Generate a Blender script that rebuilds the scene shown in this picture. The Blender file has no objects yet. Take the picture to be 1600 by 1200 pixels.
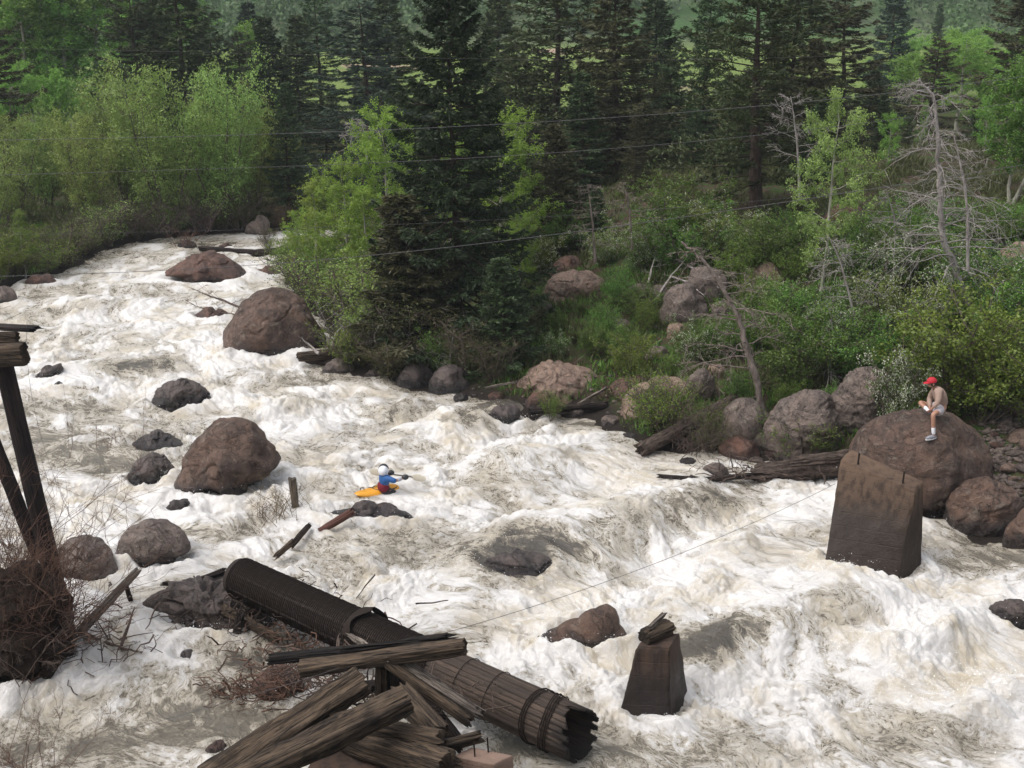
import bpy, bmesh, math, random
import numpy as np
from mathutils import Vector, Matrix
R = math.radians
S = bpy.context.scene
COL = S.collection
# ------------------------------------------------------------------ camera, sky, sun, exposure
CAM_H, F, PITCH = 13.8, 2100.0, R(17.94)
cam = bpy.data.objects.new('camera', bpy.data.cameras.new('camera'))
COL.objects.link(cam)
cam.location = (0, 0, CAM_H)
cam.rotation_euler = (R(90) - PITCH, 0, 0)
cam.data.sensor_width = 36
cam.data.lens = 36 * F / 1600
cam.data.clip_start = 0.5
cam.data.clip_end = 5000
S.camera = cam
w = bpy.data.worlds.new('World'); S.world = w; w.use_nodes = True
nt = w.node_tree; nt.nodes.clear()
sky = nt.nodes.new('ShaderNodeTexSky'); sky.sky_type = 'NISHITA'; sky.sun_disc = False
SUN_EL, SUN_AZ = R(58), R(250)
sky.sun_elevation = SUN_EL; sky.sun_rotation = SUN_AZ
sky.dust_density = 4.0; sky.ozone_density = 1.0
hs = nt.nodes.new('ShaderNodeHueSaturation'); hs.inputs['Saturation'].default_value = 0.3
bg = nt.nodes.new('ShaderNodeBackground'); bg.inputs['Strength'].default_value = 0.15
wo = nt.nodes.new('ShaderNodeOutputWorld')
nt.links.new(sky.outputs[0], hs.inputs['Color']); nt.links.new(hs.outputs[0], bg.inputs['Color']); nt.links.new(bg.outputs[0], wo.inputs[0])
sl = bpy.data.lights.new('sun', 'SUN'); sl.energy = 0.95; sl.angle = R(45); sl.color = (1, .96, .9)
so = bpy.data.objects.new('sun', sl); COL.objects.link(so)
sd = Vector((math.sin(SUN_AZ) * math.cos(SUN_EL), math.cos(SUN_AZ) * math.cos(SUN_EL), math.sin(SUN_EL)))
so.rotation_euler = sd.to_track_quat('Z', 'Y').to_euler()
S.view_settings.view_transform = 'Standard'; S.view_settings.look = 'None'
S.view_settings.exposure = 0.66; S.view_settings.gamma = 1; S.view_settings.use_curve_mapping = False
S.cycles.max_bounces = 6; S.cycles.diffuse_bounces = 3; S.cycles.glossy_bounces = 2
S.cycles.transmission_bounces = 3; S.cycles.transparent_max_bounces = 8; S.cycles.caustics_reflective = False
# ------------------------------------------------------------------ pixel (1600x1200 photo) <-> world
CP, SP = math.cos(PITCH), math.sin(PITCH)
def ray(px, py):
    u = (px - 800) / F; v = (600 - py) / F
    return np.array([u, CP + v * SP, -SP + v * CP])
def W(px, py, z=0.0):
    d = ray(px, py); t = (z - CAM_H) / d[2]
    return Vector((d[0] * t, d[1] * t, z))
def D(px, py, Y):
    d = ray(px, py); t = Y / d[1]
    return Vector((d[0] * t, Y, CAM_H + d[2] * t))
def PX(p):
    x, y, z = p[0], p[1], p[2] - CAM_H
    dep = y * CP - z * SP; up = y * SP + z * CP
    return 800 + F * x / dep, 600 - F * up / dep
def mpp(Y, z=1.0):      # metres per photo pixel at depth Y
    return (Y * CP + (CAM_H - z) * SP) / F
# ------------------------------------------------------------------ noise
def _hash(ix, iy, iz, seed):
    h = (ix * 374761393 + iy * 668265263 + iz * 2147483647 + seed * 1274126177) & 0xffffffff
    h = ((h ^ (h >> 13)) * 1274126177) & 0xffffffff
    h = ((h ^ (h >> 16)) * 2246822519) & 0xffffffff
    return h ^ (h >> 15)
_G = np.array([[1,1,0],[-1,1,0],[1,-1,0],[-1,-1,0],[1,0,1],[-1,0,1],[1,0,-1],[-1,0,-1],[0,1,1],[0,-1,1],[0,1,-1],[0,-1,-1],[1,1,0],[-1,1,0],[0,-1,1],[0,-1,-1]], float)
def gn(x, y, z, seed=0):
    x = np.asarray(x, float); y = np.asarray(y, float) + 0 * x; z = np.asarray(z, float) + 0 * x
    ix = np.floor(x).astype(np.int64); iy = np.floor(y).astype(np.int64); iz = np.floor(z).astype(np.int64)
    fx, fy, fz = x - ix, y - iy, z - iz
    u = fx**3 * (fx * (fx * 6 - 15) + 10); v = fy**3 * (fy * (fy * 6 - 15) + 10); ww = fz**3 * (fz * (fz * 6 - 15) + 10)
    r = 0
    for a in (0, 1):
        for b in (0, 1):
            for c in (0, 1):
                g = _G[_hash(ix + a, iy + b, iz + c, seed) & 15]
                d = g[..., 0] * (fx - a) + g[..., 1] * (fy - b) + g[..., 2] * (fz - c)
                r = r + d * (u if a else 1 - u) * (v if b else 1 - v) * (ww if c else 1 - ww)
    return r
def fbm(x, y, z, o=4, seed=0, lac=2.03, gain=.5):
    r = 0; a = 1; f = 1
    for i in range(o):
        r = r + a * gn(x * f, y * f, z * f, seed + i * 17); a *= gain; f *= lac
    return r
def sstep(a, b, x):
    t = np.clip((x - a) / (b - a), 0, 1); return t * t * (3 - 2 * t)
# ------------------------------------------------------------------ mesh buffer
class MB:
    def __init__(s): s.v = []; s.f = []; s.n = 0; s.a = []
    def add(s, V, Fc, val=None):
        V = np.asarray(V, float).reshape(-1, 3); Fc = np.asarray(Fc, int)
        s.v.append(V)
        if Fc.size: s.f.append(Fc + s.n)
        s.a.append(np.full(len(V), .5) if val is None else np.broadcast_to(val, (len(V),)).astype(float))
        s.n += len(V)
    def tube(s, P, rad, sides=6, cap=True, val=None, rough=0.0, seed=0):
        P = np.asarray([tuple(p) for p in P], float); n = len(P)
        rad = np.broadcast_to(np.asarray(rad, float), (n,))
        T = np.gradient(P, axis=0); T /= np.linalg.norm(T, axis=1)[:, None] + 1e-9
        ref = np.array([0, 0, 1.0]) if abs(T[:, 2]).mean() < .8 else np.array([1.0, 0, 0])
        A = np.cross(T, ref); A /= np.linalg.norm(A, axis=1)[:, None] + 1e-9
        B = np.cross(T, A)
        th = np.arange(sides) * 2 * np.pi / sides
        V = P[:, None] + rad[:, None, None] * (np.cos(th)[None, :, None] * A[:, None] + np.sin(th)[None, :, None] * B[:, None])
        if rough:
            c = V.reshape(-1, 3); dv = (V - P[:, None]).reshape(-1, 3)
            k = 1 + rough * fbm(c[:, 0] * 4, c[:, 1] * 4, c[:, 2] * 4, 3, seed)[:, None]
            V = (c - dv + dv * k)
        V = V.reshape(-1, 3)
        i = np.arange(n - 1)[:, None] * sides; j = np.arange(sides)[None]; k = (j + 1) % sides
        Q = np.stack([i + j, i + k, i + sides + k, i + sides + j], -1).reshape(-1, 4)
        s.add(V, Q, val)
        if cap and sides >= 3:
            for base, c, fl in ((0, P[0], 1), ((n - 1) * sides, P[-1], 0)):
                ring = V[base:base + sides]
                jj = np.arange(sides); kk = (jj + 1) % sides
                tri = np.stack([jj, kk, np.full(sides, sides)], -1)
                if fl: tri = tri[:, [1, 0, 2]]
                s.add(np.vstack([ring, c[None]]), tri[:, [0, 1, 2, 2]][:, :3], val)
    def kites(s, P, Dr, L, Wd, rng, val=None, bend=0.0):
        n = len(P); Dr = Dr / (np.linalg.norm(Dr, axis=1)[:, None] + 1e-9)
        rd = rng.normal(size=(n, 3)); sx = np.cross(Dr, rd); sx /= np.linalg.norm(sx, axis=1)[:, None] + 1e-9
        L = np.broadcast_to(L, (n,))[:, None]; Wd = np.broadcast_to(Wd, (n,))[:, None]
        nn = np.cross(sx, Dr)
        m = P + Dr * L * .45 + nn * L * bend
        V = np.stack([P, m - sx * Wd * .5, P + Dr * L, m + sx * Wd * .5], 1).reshape(-1, 3)
        q = np.arange(n * 4).reshape(n, 4)
        s.add(V, q, np.repeat(rng.random(n) if val is None else val, 4))
    def box(s, c, size, M=None, val=None):
        V = np.array([[x, y, z] for x in (-.5, .5) for y in (-.5, .5) for z in (-.5, .5)]) * np.array(size)
        if M is not None: V = V @ np.array(M.to_3x3()).T
        s.add(V + np.array(tuple(c)), [[0, 1, 3, 2], [4, 6, 7, 5], [0, 4, 5, 1], [2, 3, 7, 6], [0, 2, 6, 4], [1, 5, 7, 3]], val)
    def mesh(s, name, mat=None, smooth=True, origin=None, extra=None):
        V = np.vstack(s.v); me = bpy.data.meshes.new(name)
        if origin is not None: V = V - np.array(tuple(origin))
        me.vertices.add(len(V)); me.vertices.foreach_set('co', V.ravel())
        nl = sum(f.size for f in s.f); nf = sum(len(f) for f in s.f)
        me.loops.add(nl); me.polygons.add(nf)
        li = np.concatenate([f.ravel() for f in s.f]); tot = np.concatenate([np.full(len(f), f.shape[1]) for f in s.f])
        st = np.concatenate([[0], np.cumsum(tot)[:-1]])
        me.loops.foreach_set('vertex_index', li.astype(np.int32)); me.polygons.foreach_set('loop_start', st.astype(np.int32))
        me.update(calc_edges=True)
        if smooth: me.polygons.foreach_set('use_smooth', np.ones(nf, bool))
        at = me.attributes.new('v', 'FLOAT', 'POINT'); at.data.foreach_set('value', np.concatenate(s.a))
        if mat: me.materials.append(mat)
        me.validate(); return me
def tag(o, label=None, cat=None, group=None, kind=None):
    if label: o['label'] = label
    if cat: o['category'] = cat
    if group: o['group'] = group
    if kind: o['kind'] = kind
    return o
def link(name, me, parent=None, loc=(0, 0, 0), **k):
    o = bpy.data.objects.new(name, me); COL.objects.link(o); o.location = loc
    if parent: o.parent = parent
    return tag(o, **k)
def empty(name, loc=(0, 0, 0), **k):
    return link(name, None, None, loc, **k)
def part(name, mb, mat, parent, smooth=True, label=None):
    """mesh given in world coordinates, parented to a root that only has a location"""
    r = parent; off = Vector((0, 0, 0))
    while r: off += r.location; r = r.parent
    return link(name, mb.mesh(name, mat, smooth, origin=off), parent, label=label)
def single(name, mb, mat, loc, smooth=True, **k):
    return link(name, mb.mesh(name, mat, smooth, origin=loc), None, loc, **k)
def copy_tree(o, parent=None):
    c = o.copy(); COL.objects.link(c); c.parent = parent
    for ch in list(o.children): copy_tree(ch, c)
    return c
# ------------------------------------------------------------------ materials
class NT:
    def __init__(s, name):
        s.m = bpy.data.materials.new(name); s.m.use_nodes = True; s.t = s.m.node_tree; s.t.nodes.clear()
        s.out = s.n('ShaderNodeOutputMaterial')
    def n(s, ty, **k):
        x = s.t.nodes.new(ty)
        for a, b in k.items(): setattr(x, a, b)
        return x
    def l(s, a, b): s.t.links.new(a, b)
    def set(s, sock, v):
        if hasattr(v, 'is_output'): s.l(v, sock)
        else: sock.default_value = v
    def noise(s, vec, scale, detail=4, rough=.55, dist=0, ty='FBM'):
        x = s.n('ShaderNodeTexNoise'); x.noise_type = ty
        if vec is not None: s.l(vec, x.inputs['Vector'])
        x.inputs['Scale'].default_value = scale; x.inputs['Detail'].default_value = detail
        x.inputs['Roughness'].default_value = rough; x.inputs['Distortion'].default_value = dist
        return x.outputs['Fac']
    def vor(s, vec, scale, feat='DISTANCE_TO_EDGE'):
        x = s.n('ShaderNodeTexVoronoi'); x.feature = feat; s.l(vec, x.inputs['Vector']); x.inputs['Scale'].default_value = scale
        return x.outputs['Distance']
    def math(s, op, a, b=0.0, c=0.0, clamp=False):
        x = s.n('ShaderNodeMath', operation=op, use_clamp=clamp)
        s.set(x.inputs[0], a); s.set(x.inputs[1], b); s.set(x.inputs[2], c); return x.outputs[0]
    def ramp(s, v, a, b, lo=0.0, hi=1.0):
        x = s.n('ShaderNodeMapRange'); x.interpolation_type = 'SMOOTHSTEP'
        s.set(x.inputs[0], v); s.set(x.inputs[1], a); s.set(x.inputs[2], b); s.set(x.inputs[3], lo); s.set(x.inputs[4], hi); return x.outputs[0]
    def mix(s, f, a, b):
        x = s.n('ShaderNodeMix'); x.data_type = 'RGBA'
        s.set(x.inputs[0], f)
        for i, c in ((6, a), (7, b)):
            s.set(x.inputs[i], c if hasattr(c, 'is_output') else tuple(c) + ((1,) if len(c) == 3 else ()))
        return x.outputs[2]
    def attr(s, n, out='Fac'):
        x = s.n('ShaderNodeAttribute'); x.attribute_name = n; return x.outputs[out]
    def co(s, w='Object'): return s.n('ShaderNodeTexCoord').outputs[w]
    def pos(s): return s.n('ShaderNodeNewGeometry').outputs['Position']
    def nrm(s): return s.n('ShaderNodeNewGeometry').outputs['Normal']
    def sep(s, v):
        x = s.n('ShaderNodeSeparateXYZ'); s.l(v, x.inputs[0]); return x.outputs
    def maps(s, v, sc):
        x = s.n('ShaderNodeMapping'); s.l(v, x.inputs[0]); x.inputs['Scale'].default_value = sc; return x.outputs[0]
    def bump(s, h, dist, st=1.0, nrm=None):
        x = s.n('ShaderNodeBump'); s.l(h, x.inputs['Height']); x.inputs['Distance'].default_value = dist; x.inputs['Strength'].default_value = st
        if nrm is not None: s.l(nrm, x.inputs['Normal'])
        return x.outputs[0]
    def pr(s, col, rough=.7, nrm=None, spec=.5, metal=0):
        x = s.n('ShaderNodeBsdfPrincipled')
        s.set(x.inputs['Base Color'], col if hasattr(col, 'is_output') else tuple(col) + (1,))
        s.set(x.inputs['Roughness'], rough); s.set(x.inputs['Specular IOR Level'], spec); x.inputs['Metallic'].default_value = metal
        if nrm is not None: s.l(nrm, x.inputs['Normal'])
        return x
    def done(s, sh): s.l(sh if hasattr(sh, 'is_output') else sh.outputs[0], s.out.inputs[0]); return s.m
_leaf = {}
def leafmat(name, c1, c2, tr=.35, hue=.03, varobj=.35):
    if name in _leaf: return _leaf[name]
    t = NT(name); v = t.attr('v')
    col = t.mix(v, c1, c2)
    oi = t.n('ShaderNodeObjectInfo').outputs['Random']
    h = t.n('ShaderNodeHueSaturation'); t.l(col, h.inputs['Color'])
    t.l(t.math('MULTIPLY_ADD', oi, hue, .5 - hue / 2), h.inputs['Hue'])
    big = t.noise(t.co(), .9, 2)
    t.l(t.math('ADD', t.math('MULTIPLY_ADD', oi, varobj, 1 - varobj / 2), t.math('MULTIPLY_ADD', big, .9, -.45)), h.inputs['Value'])
    d = t.n('ShaderNodeBsdfDiffuse'); t.l(h.outputs[0], d.inputs[0])
    tt = t.n('ShaderNodeBsdfTranslucent'); t.l(h.outputs[0], tt.inputs[0])
    g = t.n('ShaderNodeBsdfGlossy'); g.inputs['Roughness'].default_value = .5
    m1 = t.n('ShaderNodeMixShader'); m1.inputs[0].default_value = tr; t.l(d.outputs[0], m1.inputs[1]); t.l(tt.outputs[0], m1.inputs[2])
    m2 = t.n('ShaderNodeMixShader'); m2.inputs[0].default_value = .03; t.l(m1.outputs[0], m2.inputs[1]); t.l(g.outputs[0], m2.inputs[2])
    _leaf[name] = t.done(m2); return _leaf[name]
def rockmat(name, c1, c2, c3, wet=.45, lich=.0):
    t = NT(name); p = t.pos(); o = t.co()
    n1 = t.noise(o, .9, 6, .6, .6); n2 = t.noise(o, 5, 8, .7, .3); n3 = t.noise(o, 28, 5, .7)
    col = t.mix(t.ramp(n1, .38, .62), c1, c2)
    col = t.mix(t.ramp(n2, .52, .72), col, c3)
    n4 = t.noise(o, 2.4, 8, .75, .8); col = t.mix(t.ramp(n4, .46, .6, .0, .4), col, t.mix(.25, c2, (.01, .008, .008)))
    col = t.mix(t.ramp(n3, .35, .7), t.mix(.35, col, (0, 0, 0)), col)
    col = t.mix(t.ramp(t.noise(o, 11, 6, .8, .5), .6, .7, 0, .5), col, t.mix(.6, c3, (.4, .34, .3)))
    crk = t.math('SUBTRACT', t.noise(o, 1.3, 5, .6, 1.2), .5)
    crk = t.ramp(t.math('ABSOLUTE', crk), .0, .022)
    col = t.mix(crk, t.mix(.55, col, (.02, .015, .012)), col)
    if lich: col = t.mix(t.math('MULTIPLY', t.ramp(t.noise(o, 2.6, 6, .75), .56, .66), lich), col, (.3, .27, .22))
    wl = t.ramp(t.math('ADD', t.sep(p)[2], t.math('MULTIPLY_ADD', n1, -.9, .45)), wet - .25, wet + .12, 1, 0)
    col = t.mix(t.math('MULTIPLY', wl, .75), col, (.018, .016, .018))
    hgt = t.math('ADD', t.math('MULTIPLY', n2, .6), t.math('ADD', t.math('MULTIPLY', n3, .16), t.math('MULTIPLY', crk, .12)))
    b = t.bump(hgt, .22, 1.0)
    return t.done(t.pr(col, t.math('MULTIPLY', t.ramp(wl, 0, 1, .8, .26), t.ramp(n1, .35, .65, .62, 1.0)), b, .5))
M = {}
M['rock'] = rockmat('brown_rock', (.18, .105, .072), (.095, .06, .047), (.28, .2, .155), .42, .35)
M['rock_dark'] = rockmat('dark_wet_rock', (.145, .112, .1), (.08, .063, .06), (.23, .18, .16), .4)
M['rock_tan'] = rockmat('tan_granite', (.38, .26, .195), (.26, .17, .13), (.48, .38, .31), .15, .4)
M['rock_grey'] = rockmat('grey_pink_rock', (.245, .185, .155), (.14, .108, .094), (.38, .3, .255), .25, .35)
M['rock_red'] = rockmat('red_rock', (.19, .095, .066), (.11, .065, .052), (.26, .18, .14), .25)
def woodmat(name, c1, c2, dark, sc=(1.2, 14, 14), rough=.85):
    t = NT(name); o = t.maps(t.co('Generated') if False else t.attr('gv', 'Vector'), sc)
    n = t.noise(o, 1.0, 7, .65, .4); f = t.noise(o, 4.0, 6, .7)
    cr = t.ramp(t.math('ABSOLUTE', t.math('SUBTRACT', t.noise(t.maps(t.attr('gv', 'Vector'), (.45, 15, 15)), 1.0, 4, .6, .3), .5)), 0, .04)
    col = t.mix(t.ramp(n, .35, .65), c1, c2)
    col = t.mix(t.ramp(f, .5, .68), col, dark); col = t.mix(cr, dark, col)
    blo = t.noise(t.pos(), 1.1, 5, .6)
    col = t.mix(t.ramp(blo, .5, .68, 0, .75), col, dark)
    h = t.math('ADD', n, t.math('MULTIPLY', f, .5))
    return t.done(t.pr(col, rough, t.bump(h, .05, 1), .25))
M['char'] = woodmat('charred_wood', (.03, .024, .021), (.012, .01, .009), (.006, .005, .005))
M['oldwood'] = woodmat('weathered_brown_wood', (.14, .10, .068), (.06, .043, .031), (.009, .007, .006))
M['greywood'] = woodmat('silver_grey_wood', (.25, .21, .175), (.14, .115, .1), (.035, .028, .024))
M['darkwood'] = woodmat('dark_soaked_wood', (.05, .036, .03), (.027, .02, .018), (.01, .008, .008))
M['postwood'] = woodmat('creosoted_wood', (.05, .033, .029), (.022, .015, .015), (.006, .005, .006))
def barkmat(name, c1, c2, sc=9):
    t = NT(name); o = t.maps(t.co(), (1, 1, .3)); n = t.noise(o, sc, 6, .7)
    return t.done(t.pr(t.mix(t.ramp(n, .3, .7), c1, c2), .9, t.bump(n, .04, 1), .2))
M['bark'] = barkmat('conifer_bark', (.035, .026, .021), (.085, .06, .048))
M['aspbark'] = barkmat('aspen_bark', (.42, .4, .33), (.16, .15, .12), 4)
M['twig'] = barkmat('shrub_stems', (.075, .058, .046), (.14, .11, .09))
M['dead'] = barkmat('dead_grey_wood', (.4, .365, .34), (.2, .175, .165))
M['deadbrown'] = barkmat('dead_brown_wood', (.15, .11, .09), (.06, .044, .038))
M['redtwig'] = barkmat('bare_reddish_twigs', (.15, .085, .06), (.09, .055, .042))
M['purpletwig'] = barkmat('bare_purple_twigs', (.12, .085, .085), (.075, .055, .05))
def plain(name, c, rough=.6, spec=.4, metal=0, var=.25, sc=20):
    t = NT(name); n = t.noise(t.co(), sc, 4, .6)
    c = tuple(c); col = t.mix(n, tuple(x * (1 - var) for x in c), tuple(min(1, x * (1 + var)) for x in c))
    return t.done(t.pr(col, rough, t.bump(n, .01, .4), spec, metal))
# ------------------------------------------------------------------ river outline (world, at water level)
RB = [(1590,850),(1540,838),(1480,815),(1400,790),(1310,742),(1200,722),(1120,716),(1010,706),(962,682),(925,648),(860,642),(800,642),(750,628),
      (700,614),(640,602),(585,592),(530,582),(500,556),(505,520),(480,480),(450,446),(447,402),(485,388),(520,384),(545,376)]
LB = [(545,366),(520,360),(480,360),(400,364),(330,366),(260,372),(200,381),(150,396),(110,414),(60,440),(0,457),(-60,472)]
poly = [(60, 2), (40, 14), (26, 24), (17, 28)] + [tuple(W(*p))[:2] for p in RB] + [tuple(W(*p))[:2] for p in LB] + [(-24, 50), (-23, 40), (-20, 30), (-17, 20), (-14, 12), (20, 9)]
poly = np.array(poly)
def river_sd(x, y):
    """signed distance to the river polygon, negative inside"""
    d = np.full(x.shape, 1e9); ins = np.zeros(x.shape, bool); n = len(poly)
    for i in range(n):
        a, b = poly[i], poly[(i + 1) % n]; e = b - a
        t = np.clip(((x - a[0]) * e[0] + (y - a[1]) * e[1]) / (e @ e), 0, 1)
        d = np.minimum(d, (x - a[0] - t * e[0])**2 + (y - a[1] - t * e[1])**2)
        c = (a[1] > y) != (b[1] > y)
        with np.errstate(divide='ignore', invalid='ignore'):
            ins ^= c & (x < (b[0] - a[0]) * (y - a[1]) / (b[1] - a[1] + 1e-12) + a[0])
    d = np.sqrt(d); return np.where(ins, -d, d)
def ground_z(x, y):
    x = np.asarray(x, float); y = np.asarray(y, float)
    d = river_sd(x, y)
    right = sstep(-3, 7, x) * sstep(20, 29, y)
    bank = np.where(d < 0, -1.3 * sstep(0, 2.2, -d), .55 * sstep(0, 1.3, d))
    right2 = right * (1 - .8 * sstep(60, 88, y))
    up = right2 * (.29 * np.clip(d - .8, 0, 13) + .03 * np.clip(d - 13.8, 0, 60) * (d > 0)) + (1 - right) * .035 * np.clip(d - 1, 0, 25)
    near = np.clip((11 - y) * 1.1, 0, 11) * (d > 0)
    far = sstep(150, 190, y) * 0 + .30 * np.clip(y - 185 + 12 * gn(x * .012, 0, 0, 5), 0, 900) * (1 + .35 * gn(x * .004, y * .004, 0, 8))
    bump = (.16 * fbm(x * .5, y * .5, 0 * x, 4, 3) + .35 * right * fbm(x * .22, y * .22, 0 * x + 3, 3, 9)) * sstep(0, 2, d)
    hillb = sstep(190, 260, y) * 14 * fbm(x * .012, y * .012, 0 * x, 5, 12)
    return bank + up + near + far + bump + hillb
def gz(x, y): return float(ground_z(np.array([x]), np.array([y]))[0])
def G(px, py):
    """where the photo pixel's ray meets the land"""
    d = ray(px, py); Y = np.concatenate([np.arange(18, 120, .15), np.arange(120, 400, 1.)])
    x = d[0] / d[1] * Y; z = CAM_H + d[2] / d[1] * Y; g = np.maximum(ground_z(x, Y), 0)
    k = np.argmax(z <= g) if (z <= g).any() else len(Y) - 1
    return Vector((x[k], Y[k], g[k]))
# ------------------------------------------------------------------ land
def axis(lo, hi, a, b, step, grow):
    m = list(np.arange(a, b, step)); s = step
    while m[-1] < hi: s *= grow; m.append(m[-1] + s)
    s = step
    while m[0] > lo: s *= grow; m.insert(0, m[0] - s)
    return np.array(m)
xs = axis(-900, 900, -26, 34, .22, 1.07); ys = axis(-60, 1100, 6, 72, .25, 1.05)
X, Y = np.meshgrid(xs, ys); Z = ground_z(X, Y)
mb = MB(); nx, ny = len(xs), len(ys)
i = np.arange(ny - 1)[:, None] * nx + np.arange(nx - 1)[None]
mb.add(np.stack([X, Y, Z], -1).reshape(-1, 3), np.stack([i, i + 1, i + nx + 1, i + nx], -1).reshape(-1, 4), 0.5)
t = NT('ground_soil'); p = t.pos(); z = t.sep(p)
n1 = t.noise(p, .35, 6, .6); n2 = t.noise(p, 2.2, 8, .7); n3 = t.noise(p, 14, 5, .7)
soil = t.mix(t.ramp(n3, .3, .75), (.05, .035, .027), (.14, .09, .065))
soil = t.mix(t.ramp(n2, .5, .6), soil, (.16, .13, .11))
grass = t.mix(n3, (.035, .07, .018), (.07, .11, .028))
near = t.mix(t.ramp(n2, .44, .56), soil, grass)
near = t.mix(t.ramp(n1, .5, .62), near, t.mix(n3, (.045, .035, .026), (.1, .075, .05)))
near = t.mix(t.ramp(z[2], .1, .5), (.03, .024, .02), near)
mead = t.mix(t.noise(p, .06, 5, .6), (.13, .2, .045), (.2, .25, .08))
bare = t.ramp(t.noise(p, .045, 4, .6), .6, .66)
mead = t.mix(bare, mead, (.36, .27, .2))
hill = t.mix(t.ramp(t.noise(p, .05, 8, .7), .42, .58), (.06, .12, .04), (.13, .16, .085))
hill = t.mix(t.ramp(t.noise(p, .4, 6, .7), .5, .62), hill, (.05, .065, .04))
col = t.mix(t.ramp(z[1], 95, 120), near, mead); col = t.mix(t.ramp(z[1], 172, 190), col, hill)
gm = t.done(t.pr(col, .95, t.bump(n3, .12, 1), .15))
link('ground', mb.mesh('ground', gm), kind='structure')
# ------------------------------------------------------------------ water
CL = [(760,368),(560,372),(400,374),(320,384),(250,410),(220,450),(210,500),(240,560),(300,620),(380,680),(500,740),(650,800),(800,860),(960,930),(1120,1010),(1300,1110),(1500,1230)]
cl = np.array([tuple(W(*p))[:2] for p in CL] + [(20, 12), (40, 4)])
# smooth resample
for _ in range(3):
    q = [cl[0]]
    for a, b in zip(cl[:-1], cl[1:]): q += [a * .75 + b * .25, a * .25 + b * .75]
    cl = np.array(q + [cl[-1]])
seg = np.linalg.norm(np.diff(cl, axis=0), axis=1); cum = np.concatenate([[0], np.cumsum(seg)])
def flow(x, y):
    best = np.full(x.shape, 1e9); s = np.zeros(x.shape); tt = np.zeros(x.shape)
    wsum = np.zeros(x.shape); ss = np.zeros(x.shape); ts = np.zeros(x.shape)
    for k in range(len(cl) - 1):
        a = cl[k]; e = cl[k + 1] - a; L = np.linalg.norm(e); e = e / L
        rx, ry = x - a[0], y - a[1]
        al = np.clip(rx * e[0] + ry * e[1], 0, L); la = rx * e[1] - ry * e[0]
        d2 = (rx - al * e[0])**2 + (ry - al * e[1])**2
        wgt = 1.0 / (d2 + 1.0)**3
        wsum += wgt; ss += wgt * (cum[k] + rx * e[0] + ry * e[1]); ts += wgt * la
    return ss / wsum, ts / wsum
# humps: px, py, half width across (m), half length along flow (m), height (m), glassiness (0 foam .. 1 smooth water)
HUMPS = [(815,878,1.5,1.3,.62,.85),(730,668,1.0,1.0,.42,.8),(830,728,1.9,1.4,.5,.15),(1075,782,1.2,.8,.42,.5),(575,868,1.5,1.0,.3,.4),(210,578,1.3,1.0,.25,.8),
         (990,828,1.6,1.2,.38,.35),(1230,985,1.8,1.0,.42,0),(1340,960,2.0,.9,.45,0),(1390,1045,1.5,1.0,.5,.1),(1490,1010,1.6,1.0,.4,0),(1500,1110,1.7,1.1,.45,.05),
         (1300,1040,1.2,.8,.3,.1),(420,1030,1.2,.9,.15,.9),(700,985,1.0,.8,.2,.2),(1120,1015,1.1,.7,.3,.9),(900,960,1.2,.7,.3,.2),(620,640,1.1,.7,.3,.1),
         (380,520,1.3,.8,.3,.1),(150,480,1.6,1.0,.3,.1),(220,455,1.5,.9,.3,.1),(560,560,1.0,.6,.25,.1),(790,640,.9,.6,.3,.7),(1180,870,1.5,.9,.3,.1),(250,940,1.0,.6,.2,.3),
         (600,930,1.0,.7,.25,.2),(870,680,1.1,.6,.25,.1),(450,640,1.0,.7,.3,.15),(350,820,.9,.6,.2,.2)]
# calmer, greyer water: px, py, radius x (m), radius y (m), amount
CALM = [(170,700,3.2,2.0,.75),(60,640,2.6,1.2,.6),(400,1110,2.6,1.4,.95),(250,1080,1.6,.8,.5),(60,990,1.3,.8,.2),(900,1090,.8,.5,.3),(1000,1180,3.0,.9,.55),(1110,1010,1.4,.8,.8),
        (1530,870,1.8,1.0,.75),(330,380,7,1.1,.75),(200,400,3.5,1.3,.6),(60,455,3.5,1.3,.6),(930,665,2.2,.8,.6),(1080,700,1.6,.5,.5),(1480,1170,2.0,.8,.5),(700,640,2,.6,.5),
        (360,840,1.2,.6,.5),(520,820,1.6,.7,.45),(560,590,2,.5,.5),(760,1060,1.2,.6,.4),(230,1150,1.8,.7,.5),(620,840,1.8,.7,.35),(420,500,1.6,.6,.3),(860,1170,1.5,.6,1.0),(300,600,1.6,.6,.3)]
WROCKS = []   # filled by rocks: x, y, rx, ry
# ------------------------------------------------------------------ rocks
_bm = bmesh.new(); bmesh.ops.create_icosphere(_bm, subdivisions=6, radius=1); ICO6 = (np.array([v.co[:] for v in _bm.verts]), np.array([[v.index for v in f.verts] for f in _bm.faces])); _bm.free()
_bm = bmesh.new(); bmesh.ops.create_icosphere(_bm, subdivisions=4, radius=1); ICO4 = (np.array([v.co[:] for v in _bm.verts]), np.array([[v.index for v in f.verts] for f in _bm.faces])); _bm.free()
_bm = bmesh.new(); bmesh.ops.create_icosphere(_bm, subdivisions=2, radius=1); ICO2 = (np.array([v.co[:] for v in _bm.verts]), np.array([[v.index for v in f.verts] for f in _bm.faces])); _bm.free()
def cut_planes(U, seed, n=14, lo=.72, hi=.98):
    """flatten a unit ball by random planes: gives a boulder its broad faces"""
    r = np.random.default_rng(seed); k = np.ones(len(U))
    for _ in range(n):
        d = r.normal(size=3); d /= np.linalg.norm(d); c = r.uniform(lo, hi)
        dot = U @ d; f = np.where(dot > c, c / np.maximum(dot, 1e-6), 1); k = np.minimum(k, f)
    return k
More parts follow.
